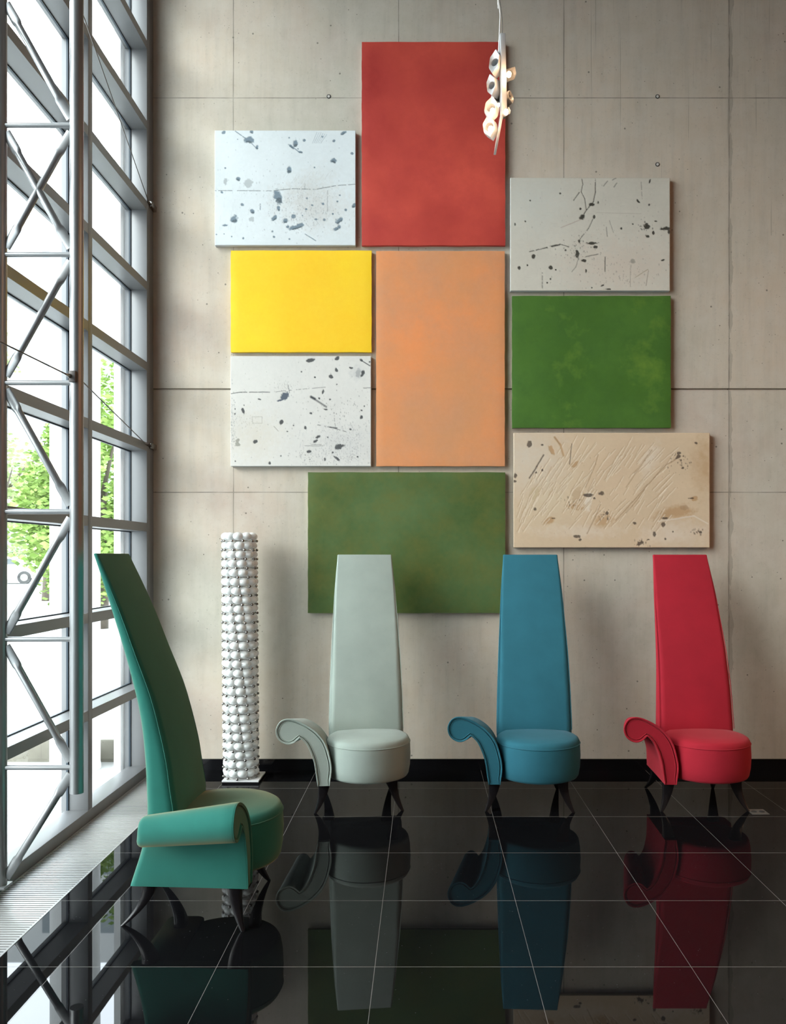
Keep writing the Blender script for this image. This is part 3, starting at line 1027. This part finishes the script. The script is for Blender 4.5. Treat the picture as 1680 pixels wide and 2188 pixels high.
def art7():
    A = Art(300, 234, 30, 55, 1615, 1295, (.66, .655, .62), 45)
    D = (.05, .055, .06); G = (.18, .18, .17)
    A.blob(300, 950, 360, 300, 0, (.60, .56, .47), .6, .8, 1); A.blob(1300, 1050, 380, 260, 0, (.52, .53, .53), .45, .9, .9); A.blob(1460, 250, 90, 90, 0, (.45, .47, .48), .5, 1, .8)
    A.blob(640, 505, 48, 38, -30, (.10, .12, .15), 1, .9); A.blob(595, 552, 34, 10, -15, (.10, .12, .15), 1)
    for b in ((925, 100, 52, 16, -10), (1235, 78, 26, 20, -40), (1225, 208, 14, 24, -30), (1390, 188, 22, 12, 10), (1508, 102, 20, 14, 30), (1522, 250, 16, 40, 25), (1160, 285, 24, 24, 0), (170, 670, 14, 28, -20), (358, 542, 20, 8, 10),
              (600, 800, 18, 26, 15), (937, 698, 18, 14, 0), (1152, 542, 9, 9, 0), (1030, 530, 9, 9, 0), (1508, 665, 13, 10, 0), (1540, 620, 8, 10, 0), (1508, 745, 13, 17, 0), (1228, 372, 8, 8, 0), (873, 860, 15, 20, 0), (1383, 882, 16, 13, 20),
              (1015, 965, 26, 16, -20), (990, 1012, 26, 14, -25), (916, 1132, 20, 14, -15), (1260, 1070, 46, 30, -12), (312, 1020, 24, 18, 0), (598, 1180, 10, 10, 0), (470, 1262, 13, 14, 0), (1182, 1140, 9, 9, 0), (1225, 1205, 38, 12, 35),
              (1100, 655, 20, 8, 10), (982, 292, 9, 9, 0), (80, 650, 7, 10, 0), (78, 706, 7, 9, 0), (670, 905, 9, 7, 0), (1095, 1215, 8, 18, 0), (1600, 120, 8, 8, 0), (830, 230, 8, 7, 0), (1465, 1190, 12, 7, 0), (82, 1240, 7, 8, 0), (1072, 460, 10, 26, 15),
              (740, 835, 8, 8, 0), (1125, 968, 8, 7, 0), (183, 607, 6, 8, 0)):
        A.blob(*b, c=D, a=.93)
    A.blob(108, 1005, 20, 20, 0, (.3, .3, .26), .9); A.blob(112, 1045, 24, 20, 0, (.3, .3, .26), .9); A.blob(1465, 245, 28, 40, 0, (.35, .36, .36), .8)
    A.line([(1510, 105), (1605, 165)], 5, D, .9, .5); A.line([(935, 512), (1110, 625)], 10, (.14, .14, .14), .8, .35); A.line([(940, 515), (980, 535)], 13, D, .9, .5)
    A.line([(35, 478), (150, 462), (470, 460)], 4, D, .85, .2); A.line([(540, 458), (700, 440), (900, 422), (1100, 405)], 3.2, D, .6, .1); A.line([(1530, 415), (1610, 413)], 3.2, D, .8, .5)
    A.line([(1010, 828), (1150, 855), (1330, 905)], 4, D, .7, .15); A.line([(1150, 855), (1230, 865)], 7, D, .8, .3); A.line([(1200, 690), (1205, 800), (1220, 870)], 3.5, D, .5, .1)
    A.line([(870, 1067), (1075, 1067)], 3, D, .6, .3); A.line([(940, 1050), (1060, 1050)], 3, D, .5, .3); A.line([(520, 845), (570, 900)], 4, (.35, .33, .28), .8, .5); A.line([(275, 740), (385, 735), (385, 810), (280, 812), (275, 740)], 3, (.35, .33, .28), .6, .2)
    A.line([(680, 380), (695, 470)], 4, D, .6, .2)
    A.specks(50, 850, 22, 200, 130, (.25, .26, .26), .6, (2, 6)); A.specks(640, 400, 70, 40, 50, D, .5, (2, 4)); A.specks(1350, 1000, 150, 140, 330, (.22, .23, .24), .5, (2, 5)); A.specks(1250, 620, 200, 80, 70, D, .6, (2, 5))
    A.specks(800, 700, 500, 380, 170, (.25, .25, .24), .5, (2, 5)); A.specks(900, 1180, 120, 60, 60, D, .5, (2, 5)); A.specks(1200, 1180, 200, 60, 90, D, .5, (2, 5)); A.specks(220, 800, 80, 60, 60, (.3, .28, .22), .5, (2, 4))
    A.scratches(1200, 1050, 400, 220, 95, 70, 80, (.38, .39, .40), .45); A.scratches(750, 600, 650, 500, 92, 25, 110, (.5, .5, .47), .35)
    return A


def art9():
    A = Art(380, 222, 30, 35, 1630, 975, (.63, .49, .34), 57)
    D = (.07, .05, .04); Br = (.36, .24, .14); T = (.46, .29, .15); P = (.70, .62, .52)
    A.blob(150, 250, 330, 330, 0, (.62, .56, .47), .7, .7, 1); A.blob(350, 600, 380, 200, -30, (.64, .54, .38), .6, .9, 1); A.blob(1600, 300, 130, 260, 0, T, .6, .8, .9); A.blob(1340, 690, 170, 55, -10, T, .8, 1, .6)
    A.blob(850, 300, 300, 200, -40, (.60, .44, .30), .5, 1, .9); A.blob(1350, 860, 320, 110, 0, P, .6, .9, .9); A.blob(600, 840, 400, 60, 0, P, .5, 1, .9); A.blob(1150, 250, 60, 160, 20, P, .6, .8, .8)
    A.blob(560, 570, 52, 92, -5, (.50, .37, .24), .85, .8, .3); A.blob(540, 640, 70, 22, 10, T, .8); A.blob(205, 520, 40, 60, 20, (.53, .42, .27), .85, .9, .35); A.blob(320, 755, 52, 24, -30, T, .9, .9, .4); A.blob(540, 290, 46, 22, -25, T, .9); A.blob(770, 760, 90, 60, -20, T, .75, 1, .6)
    A.blob(340, 175, 18, 42, -25, T, .9); A.blob(640, 590, 30, 90, 5, P, .8, .9, .4); A.blob(1510, 575, 26, 20, 0, T, .9); A.blob(1430, 645, 34, 18, 0, Br, .6)
    rs = np.random.RandomState(7)
    for _ in range(170):      # combed ridges
        x = rs.uniform(60, 1250); y = rs.uniform(200, 850)
        if y < 900 - (x - 40) * 1.4 - 300 or y < 120: continue
        t = math.radians(-58 + rs.uniform(-10, 12) + (x - 500) * .012); l = rs.uniform(60, 210)
        q = (x + l * math.cos(t), y + l * math.sin(t))
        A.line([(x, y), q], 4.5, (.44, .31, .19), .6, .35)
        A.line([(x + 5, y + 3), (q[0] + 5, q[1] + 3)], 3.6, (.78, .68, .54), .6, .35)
    A.line([(865, 750), (1000, 600), (1180, 400), (1270, 300), (1350, 255)], 4, Br, .75, .4); A.line([(950, 690), (1000, 630), (1100, 500)], 4, Br, .7, .4); A.line([(950, 480), (1100, 260), (1160, 175)], 4, Br, .6, .4); A.line([(620, 480), (700, 290), (720, 210)], 4, Br, .6, .4)
    A.line([(160, 405), (220, 310), (275, 215)], 5, D, .8, .35); A.line([(365, 70), (410, 130), (438, 220)], 8, T, .8, .6); A.line([(365, 70), (405, 125)], 5, Br, .8, .6); A.line([(505, 125), (488, 290)], 4, D, .6, .3); A.line([(630, 860), (700, 720), (740, 620)], 4, Br, .7, .3)
    A.line([(1210, 760), (1350, 740), (1500, 715), (1615, 780)], 5, P, .8, .5)
    for b in ((155, 128, 22, 22), (1385, 200, 20, 14), (1375, 232, 26, 14, -40), (1410, 322, 10, 10), (1517, 117, 12, 10), (45, 390, 16, 20), (40, 430, 12, 10), (750, 530, 20, 16, -30), (1480, 572, 22, 6), (1262, 735, 24, 9), (205, 662, 12, 12), (1018, 772, 18, 14), (1250, 782, 16, 18),
              (540, 885, 24, 14), (570, 912, 10, 8), (1062, 940, 30, 10, -30), (793, 692, 12, 14), (265, 342, 8, 8), (215, 360, 6, 6), (355, 735, 16, 5), (1552, 850, 12, 10), (1128, 910, 10, 5), (640, 545, 30, 12), (690, 570, 8, 8), (1330, 845, 6, 6), (1268, 903, 5, 7), (262, 132, 9, 6), (1180, 860, 9, 20)):
        A.blob(*b[:4], b[4] if len(b) > 4 else 0, c=D, a=.85, rag=1.4)
    A.specks(1400, 270, 45, 40, 40, D, .7, (2, 6)); A.specks(1520, 850, 40, 16, 20, D, .7, (2, 6)); A.specks(1080, 935, 40, 18, 20, D, .7); A.specks(480, 600, 30, 20, 12, D, .6); A.specks(780, 700, 30, 20, 20, D, .6); A.specks(800, 600, 600, 300, 90, Br, .4, (2, 5))
    return A


def relief_panel(name, label, x0, y0, x1, y1, art, edge):
    """plaster panel: front face is a fine grid of points carrying the picture, with thickness and its own edges"""
    a, b = px(x0, y0, PD), px(x1, y1, PD)
    H, W = art.H, art.W
    xs = np.linspace(a.x, b.x, W); zs = np.linspace(a.z, b.z, H)
    XX, ZZ = np.meshgrid(xs, zs)
    lum = art.col.mean(2)
    lum = lum - lum.mean()
    YY = np.full_like(XX, PD) - np.clip(lum, -.3, .1) * 0.004
    YY[0, :] = YY[-1, :] = PD; YY[:, 0] = YY[:, -1] = PD
    v = np.stack([XX, YY, ZZ], -1).reshape(-1, 3)
    idx = np.arange(H * W).reshape(H, W)
    q = np.stack([idx[:-1, :-1], idx[1:, :-1], idx[1:, 1:], idx[:-1, 1:]], -1).reshape(-1, 4)
    me = bpy.data.meshes.new(name)
    loop = np.concatenate([idx[0, :], idx[1:, -1], idx[-1, ::-1][1:], idx[::-1, 0][1:-1]])
    nb = len(loop)
    vb = v[loop].copy(); vb[:, 1] = WY - 0.006
    v = np.concatenate([v, vb])
    l2 = np.arange(nb) + H * W
    side = np.stack([loop, np.roll(loop, -1), np.roll(l2, -1), l2], -1)
    faces = np.concatenate([q, side])
    me.vertices.add(len(v)); me.vertices.foreach_set('co', v.ravel())
    me.loops.add(faces.size); me.loops.foreach_set('vertex_index', faces.ravel())
    me.polygons.add(len(faces)); me.polygons.foreach_set('loop_start', np.arange(len(faces)) * 4)
    try: me.polygons.foreach_set('loop_total', np.full(len(faces), 4))
    except Exception: pass
    me.update(calc_edges=True)
    me.polygons.foreach_set('material_index', np.concatenate([np.zeros(len(q), int), np.ones(nb, int)]))
    ca = me.color_attributes.new('plaster', 'FLOAT_COLOR', 'POINT')
    cc = np.ones((len(v), 4)); cc[:H * W, :3] = np.clip(art.col, 0, 1).reshape(-1, 3); cc[H * W:, :3] = art.col.reshape(-1, 3)[loop]
    ca.data.foreach_set('color', cc.ravel())
    me.materials.append(attr_mat('relief_plaster'))
    me.materials.append(edge)
    o = bpy.data.objects.new(name, me)
    C.objects.link(o)
    return tag(o, label, 'wall panel')


def canvas(name, label, x0, y0, x1, y1, mat):
    a, b = px(x0, y1, PD), px(x1, y0, PD)
    t = empty(name, ((a.x + b.x) / 2, WY, a.z))
    tag(t, label, 'painting')
    W, H = (b.x - a.x) / 2, b.z - a.z
    n, m_ = max(8, int(W * 2 / .03)), max(8, int(H / .03))
    bm = bmesh.new()
    rs = random.Random(int(x0 * 7 + y0))
    th = WY - PD
    # front skin with soft pulls at the corners, wrapped over a rounded edge
    us = [-1 + 2 * i / n for i in range(n + 1)]
    vs_ = [j / m_ for j in range(m_ + 1)]
    grid = []
    for vv in vs_:
        row = []
        for uu in us:
            x, z = uu * W, vv * H
            ed = min(W - abs(x), z, H - z)
            cd = min(math.hypot(W - abs(x), z), math.hypot(W - abs(x), H - z))
            wav = 0.0016 * math.sin(60 * (abs(x) - W) + 55 * (min(z, H - z))) * math.exp(-cd / .06) * min(1, ed / .02)
            sag = 0.0015 * (1 - math.exp(-ed / .08))
            inx = 0.0008 * math.sin(z * 23 + x0) + 0.0006 * math.sin(z * 61)
            inz = 0.0008 * math.sin(x * 19 + y0)
            row.append(bm.verts.new((x + (inx if abs(uu) > .999 else 0), -th + sag + wav + (0.003 if ed < 1e-6 else 0), z + (inz if vv in (0, 1) else 0))))
        grid.append(row)
    for j in range(m_):
        for i in range(n):
            bm.faces.new((grid[j][i], grid[j][i + 1], grid[j + 1][i + 1], grid[j + 1][i]))
    loop = [grid[0][i] for i in range(n + 1)] + [grid[j][n] for j in range(1, m_ + 1)] + [grid[m_][i] for i in range(n - 1, -1, -1)] + [grid[j][0] for j in range(m_ - 1, 0, -1)]
    lb = [bm.verts.new((v.co.x, -0.016, v.co.z)) for v in loop]
    for i in range(len(loop)):
        j = (i + 1) % len(loop)
        bm.faces.new((loop[i], lb[i], lb[j], loop[j]))
    bm.faces.new(lb)
    o = obj('painted_canvas', bm, mat, t, smooth=True)
    bm = bmesh.new()
    e = .002
    for q in ((-W + e, W - e, e, .035), (-W + e, W - e, H - .035, H - e), (-W + e, -W + .035, .036, H - .036), (W - .035, W - e, .036, H - .036)):
        box(bm, q[0], q[1], -.0155, -.004, q[2], q[3])
    obj('stretcher_frame', bm, M['wood'], t)
    return t


EDGE_W = simple('white_panel_edge', (.52, .54, .55), .7)
EDGE_B = simple('beige_panel_edge', (.40, .33, .24), .7)
relief_panel('plaster_panel', 'bluish white pitted plaster panel left of the red canvas', 459, 279, 760, 524, art1(), EDGE_W)
relief_panel('plaster_panel', 'whitish scratched plaster panel above the bright green canvas', 1091, 380, 1432, 621, art3(), EDGE_W)
relief_panel('plaster_panel', 'white plaster panel with dark pits directly below the yellow canvas', 493, 761, 793, 996, art7(), EDGE_W)
relief_panel('plaster_panel', 'sandy beige plaster panel with combed ridges above the red chair', 1098, 925, 1517, 1170, art9(), EDGE_B)
canvas('painted_canvas_panel', 'tall red painted canvas, topmost of the wall pictures', 773, 89, 1080, 524,
       paint_mat('red_paint', (.34, .030, .024), (.62, .085, .055), (.40, .040, .035), 1.5, 3.0))
canvas('painted_canvas_panel', 'bright yellow painted canvas left of the orange one', 493, 535, 794, 752,
       paint_mat('yellow_paint', (.88, .52, .012), (.90, .62, .020), (.88, .56, .03), 1.5, 1.0))
canvas('painted_canvas_panel', 'tall orange painted canvas below the red one', 804, 536, 1079, 996,
       paint_mat('orange_paint', (.58, .27, .12), (.76, .27, .095), (.54, .27, .15), 1.5, 8.0))
canvas('painted_canvas_panel', 'bright green painted canvas with pale smudges, right of the orange one', 1095, 632, 1434, 914,
       paint_mat('green_paint', (.048, .125, .014), (.075, .180, .028), (.040, .110, .020), 1.5, 2.0, .85, (.15, .27, .035)))
canvas('painted_canvas_panel', 'dark mossy green painted canvas, lowest one, behind the pale chair', 658, 1009, 1080, 1310,
       paint_mat('moss_paint', (.050, .095, .022), (.085, .150, .055), (.12, .125, .025), 2.0, 6.0, .35, (.12, .17, .05)))

# ================================================================== HANGING LAMP
HD = 4.0
hp = lambda x, y, d=0: px(x, y, HD + d)
hl = empty('pendant_lamp', hp(1068, 200))
tag(hl, 'hanging lamp of white folded metal plates with lit bulbs, in front of the red canvas', 'lamp')
bm = bmesh.new()
# upright thin slab, seen nearly edge-on
s = HD / F
A0 = hp(1074.5, 163)
Mx = Matrix.Translation(A0) @ Matrix.Rotation(math.radians(-1.2), 4, 'Y') @ Matrix.Rotation(math.radians(5), 4, 'Z')
box(bm, -.0125, .0125, -.03, .03, -.193, .193, Mx, bev=.002)
tobj('upright_plate', bm, M['lamp_plate'], hl)
# lower blade: a pointed plate hanging down
bm = bmesh.new()
q = [hp(1072, 245, -.10), hp(1068, 250, .12), hp(1055, 331, 0.0)]
q2 = [hp(1076, 245, -.10), hp(1074, 250, .12), hp(1060, 331, 0.0)]
va = [bm.verts.new(p) for p in q]; vb = [bm.verts.new(p) for p in q2]
bm.faces.new(va); bm.faces.new(vb[::-1])
for i in range(3):
    j = (i + 1) % 3
    bm.faces.new((va[i], vb[i], vb[j], va[j]))
tobj('pointed_plate', bm, M['lamp_plate'], hl)


def facet(cx, cy, wpx, hpx, dd, ry, rz, lean=0):
    """six-sided lamp head: flared hexagonal sheet metal collar with a round reflector inside"""
    c = hp(cx, cy, dd)
    Mt = Matrix.Translation(c) @ Matrix.Rotation(math.radians(lean), 4, 'Y') @ Matrix.Rotation(math.radians(rz), 4, 'Z')
    W, H = wpx * s, hpx * s
    hexo = [(0, H), (W, H * .42), (W, -H * .42), (0, -H), (-W, -H * .42), (-W, H * .42)]
    bm = bmesh.new()
    rings = []
    for k, yy in ((1.0, 0.022), (1.0, -.018), (.94, -.024), (.56, -.016), (.50, .02)):
        ring_ = []
        for i in range(24):
            a = 2 * math.pi * i / 24
            # point on hexagon at angle a
            best = None
            for (x0, z0), (x1, z1) in zip(hexo, hexo[1:] + hexo[:1]):
                dx, dz = math.sin(a), math.cos(a)
                den = dx * (z1 - z0) - dz * (x1 - x0)
                if abs(den) < 1e-12: continue
                tt = (x0 * (z1 - z0) - z0 * (x1 - x0)) / den
                uu = (x0 * dz - z0 * dx) / den
                if tt > 0 and -1e-6 <= uu <= 1 + 1e-6: best = (dx * tt, dz * tt); break
            if k < .9:
                rr = min(W, H) * k * 1.25
                best = (math.sin(a) * rr, math.cos(a) * rr)
            else:
                best = (best[0] * k, best[1] * k)
            ring_.append(Mt @ Vector((best[0], yy, best[1])))
        rings.append(ring_)
    vr = loft(bm, rings, cap=False)
    bm.faces.new(vr[0][::-1])
    head = tobj('lamp_head', bm, M['lamp_plate'], hl)
    bm = bmesh.new()
    rr = min(W, H) * .62
    rings = [[Mt @ Vector((math.cos(2 * math.pi * i / 20) * r, yy, math.sin(2 * math.pi * i / 20) * r)) for i in range(20)] for r, yy in ((rr, -.015), (rr * .8, .0), (rr * .3, .015))]
    vr = loft(bm, rings, cap=False); bm.faces.new(vr[-1])
    o = obj('reflector', bm, M['reflector'], head, smooth='all')
    o.matrix_parent_inverse = hl.matrix_basis.inverted()
    return c


def bulb(p, r=.011, L=.03, d=Vector((0, -1, 0))):
    bm = bmesh.new()
    tube(bm, [p, p + d * L * .3, p + d * L * .8, p + d * L], [r * .6, r, r * .9, r * .2], 12)
    tobj('bulb', bm, M['bulb'], hl)


facet(1061, 137, 12, 27, 0.0, 0, -35, 8)
facet(1055, 185, 11, 24, 0.02, 0, -40, -6)
facet(1062, 212, 11, 22, 0.05, 0, 20, 12)
facet(1051, 234, 13, 24, -.03, 0, -20, 10)
facet(1048, 274, 13, 24, 0.0, 0, -25, -8)
facet(1088, 160, 10, 17, 0.03, 0, 40, 20)
facet(1084, 212, 9, 15, 0.02, 0, 50, -10)
facet(1080, 241, 6, 9, -.02, 0, 30, 10)
for x, y, d in ((1087, 163, -.03), (1052, 241, -.065), (1048, 279, -.04), (1081, 243, -.06), (1065, 228, -.03)):
    p = hp(x, y, d)
    bulb(p, .012 if d < -.035 or x > 1084 else .006)
    if x in (1087, 1052, 1048):
        ld = bpy.data.lights.new('pendant_bulb_light', 'POINT'); ld.energy = 1.6; ld.color = (1, .6, .32); ld.shadow_soft_size = .02
        lo = bpy.data.objects.new('pendant_bulb_light', ld); lo.location = p + Vector((0, -.05, 0)); C.objects.link(lo)
for dx, mt, nm in ((0, 'white_metal', 'power_cord'), (6, 'cable', 'hanging_cable')):
    bm = bmesh.new()
    pts = [hp(1064.5 + dx, 128), hp(1066 + dx, 100), hp(1068 + dx, 60), hp(1069 + dx * .6, 30), hp(1066 + dx * .4, 0), hp(1064 + dx * .4, -60)]
    top = Vector((pts[-1].x, HD, ZTOP))
    tube(bm, catmull(pts + [top], 4), .0024 if dx == 0 else .0013, 8)
    tobj(nm, bm, M[mt], hl)

# ================================================================== UNSEEN HALL LAMPS, FLOOR SOCKET
for i, (x, y) in enumerate(UNSEEN_LAMPS):
    t = empty('unseen_ceiling_lamp', (x, y, ZTOP))
    tag(t, 'unseen round warm ceiling lamp in the %s row, %s' % (('rear', 'middle', 'front')[i // 2], ('left one', 'right one')[i % 2]), 'ceiling lamp', 'unseen ceiling lamps for warm light')
    bm = bmesh.new(); lathe(bm, [(.02, 0), (.30, 0), (.30, -.06), (.27, -.09), (.26, -.06), (.02, -.05)], n=32); obj('housing', bm, M['white_metal'], t, smooth=True)
    bm = bmesh.new(); lathe(bm, [(.01, -.052), (.25, -.062), (.2505, -.07), (.01, -.075)], n=32); obj('diffuser', bm, M['lamp_glow'], t, smooth=True)
sk = empty('floor_socket', px(1620, 1735, 5.0))
sk.location.z = 0
tag(sk, 'small metal double socket plate set in the black floor beside the red chair', 'socket')
bm = bmesh.new(); box(bm, -.052, .052, -.05, .05, -.002, .003, bev=.001); obj('plate', bm, M['socket'], sk)
for sx in (-.024, .024):
    bm = bmesh.new(); tube(bm, [(sx, 0, .0025), (sx, 0, .0042)], .017, 20); obj('socket_inlet', bm, M['dark'], sk)

# ================================================================== OUTSIDE
bm = bmesh.new(); box(bm, -60, -2.11, -20, 6.22, -.3, 0)
tag(obj('trim_4', bm, M['paving']), 'pale stone paving outside the window', kind='structure')
bm = bmesh.new(); box(bm, -60, 6, 6.22 + .18, 90, -.3, .16)
tag(obj('trim_5', bm, M['gravel']), 'pale gravel ground outside beyond the kerb', kind='structure')
bm = bmesh.new(); box(bm, -60, -2.0, 6.22, 6.40, -.3, .17, bev=.01)
tag(obj('trim_6', bm, M['kerb']), 'weathered stone kerb outside', kind='structure')
bm = bmesh.new()
lathe(bm, [(.177, 0), (.177, 0.02), (.172, .05), (.172, 7.2)], px(161, 0, 6.02).x, 6.02, 48)
tag(obj('round_pillar', bm, M['facade'], smooth=True), 'white round pillar standing outside behind the window', 'pillar')
bm = bmesh.new()
box(bm, -2.195, -2.15, 5.80, 5.98, 0, 7.2)
tag(obj('trim_7', bm, M['facade']), 'pale outer wall edge behind the glass', kind='structure')


def leaves(bm, rs, c, R, n, size):
    for _ in range(n):
        d = Vector((rs.gauss(0, 1), rs.gauss(0, 1), rs.gauss(0, 1))).normalized() * (rs.random() ** .45)
        p = Vector(c) + Vector((d.x * R[0], d.y * R[1], d.z * R[2]))
        a = Vector((rs.gauss(0, 1), rs.gauss(0, 1), rs.gauss(0, .6))).normalized()
        u, v = frame_of(a)
        sz = size * rs.uniform(.6, 1.3)
        bm.faces.new([bm.verts.new(p + u * sz), bm.verts.new(p + v * sz * .5), bm.verts.new(p - u * sz), bm.verts.new(p - v * sz * .5)])


def tree(x, y, h, R, seed, mat, label, n=2600, size=.09, clusters=9, g=None):
    rs = random.Random(seed)
    t = empty('leafy_tree', (x, y, .16))
    tag(t, label, 'tree', g)
    bm = bmesh.new()
    for k in range(clusters):
        a = rs.uniform(0, 6.28); rr = rs.uniform(.2, .75)
        c = (R[0] * rr * math.cos(a), R[1] * rr * math.sin(a), h + R[2] * rs.uniform(-.75, .75))
        leaves(bm, rs, c, (R[0] * .42, R[1] * .42, R[2] * .3), n // clusters, size)
    obj('foliage', bm, mat, t)
    bm = bmesh.new()
    tube(bm, [(0, 0, -.05), (.05, 0, h * .4), (0, .05, h * .8), (.1, 0, h)], [.13, .10, .08, .03], 10)
    for k in range(7):
        a = rs.uniform(0, 6.28); z0 = h * rs.uniform(.35, .9)
        tube(bm, [(0, 0, z0), (R[0] * .35 * math.cos(a), R[1] * .35 * math.sin(a), z0 + R[2] * .3), (R[0] * .7 * math.cos(a), R[1] * .7 * math.sin(a), z0 + R[2] * .5)], [.05, .03, .012], 7)
    obj('trunk', bm, M['trunk'], t, smooth='all')
    return t


tree(-6.3, 16.0, 2.9, (1.5, 1.5, 2.9), 3, M['leaf'], 'dense bright green tree seen through the far glazed bay', 12000, .075, 22)
tree(-10.4, 20.0, 4.0, (1.7, 1.6, 2.8), 8, M['leaf2'], 'loose pale green tree seen behind the lattice column', 2000, .09, 11)
tree(-12.0, 26.0, 3.4, (3.0, 2.0, 2.0), 12, M['leaf2'], 'pale green tree farthest from the window', 3000, .11, 12)
bm = bmesh.new()
rs = random.Random(4)
for k in range(9):
    leaves(bm, rs, (-24.6 + k * 1.2, 47.5, 1.4), (1.2, .8, 1.0), 700, .11)
tag(obj('hedge', bm, M['leaf2']), 'low green hedge far outside behind the parked car', 'hedge')

# parked car, 42 m away
car = empty('parked_car', (-22.2, 43.0, .16), math.radians(12))
tag(car, 'white car parked far outside, only its rear half showing past the left tube', 'car')
prof = [(-2.1, .30), (-2.15, .60), (-2.0, .82), (-1.15, .98), (-.45, 1.38), (.75, 1.42), (1.5, 1.05), (2.05, .95), (2.15, .6), (2.1, .30)]
rings = []
for yv, sc_ in ((-.86, .94), (-.80, 1.0), (.80, 1.0), (.86, .94)):
    rings.append([(x * (1 if sc_ == 1 else .985), yv, .30 + (z - .30) * sc_) for x, z in prof])
bm = bmesh.new(); loft(bm, rings); obj('body', bm, M['car_paint'], car, smooth=True)
bm = bmesh.new()
for yv in (-.868, .868):
    vs = [bm.verts.new((x, yv, z)) for x, z in ((-.95, 1.0), (-.42, 1.28), (.68, 1.30), (1.2, 1.02))]
    f = bm.faces.new(vs)
    r = bmesh.ops.extrude_face_region(bm, geom=[f])
    for v in r['geom']:
        if isinstance(v, bmesh.types.BMVert): v.co.y *= .99
obj('side_window', bm, M['car_glass'], car)
for wx in (-1.35, 1.35):
    for wy in (-.80, .80):
        bm = bmesh.new(); tube(bm, [(wx, wy - .11, .33), (wx, wy + .11, .33)], .33, 24); wh = obj('wheel', bm, M['tyre'], car, smooth=True)
        bm = bmesh.new(); tube(bm, [(wx, wy - .118, .33), (wx, wy + .118, .33)], .19, 16); obj('hub', bm, M['chrome'], wh, smooth=True)

# far building
bl = empty('office_building', (-24, 52, .16))
tag(bl, 'pale white office building far outside beyond the trees', 'building')
bm = bmesh.new(); box(bm, -14, 12, 0, 10, -.05, 24); obj('wall', bm, M['facade'], bl)
for r in range(6):
    for c in range(8):
        bm = bmesh.new(); box(bm, -12.6 + c * 3.1, -10.8 + c * 3.1, -.06, .02, 1.6 + r * 3.7, 3.6 + r * 3.7)
        obj('window', bm, M['facade_glass'], bl)
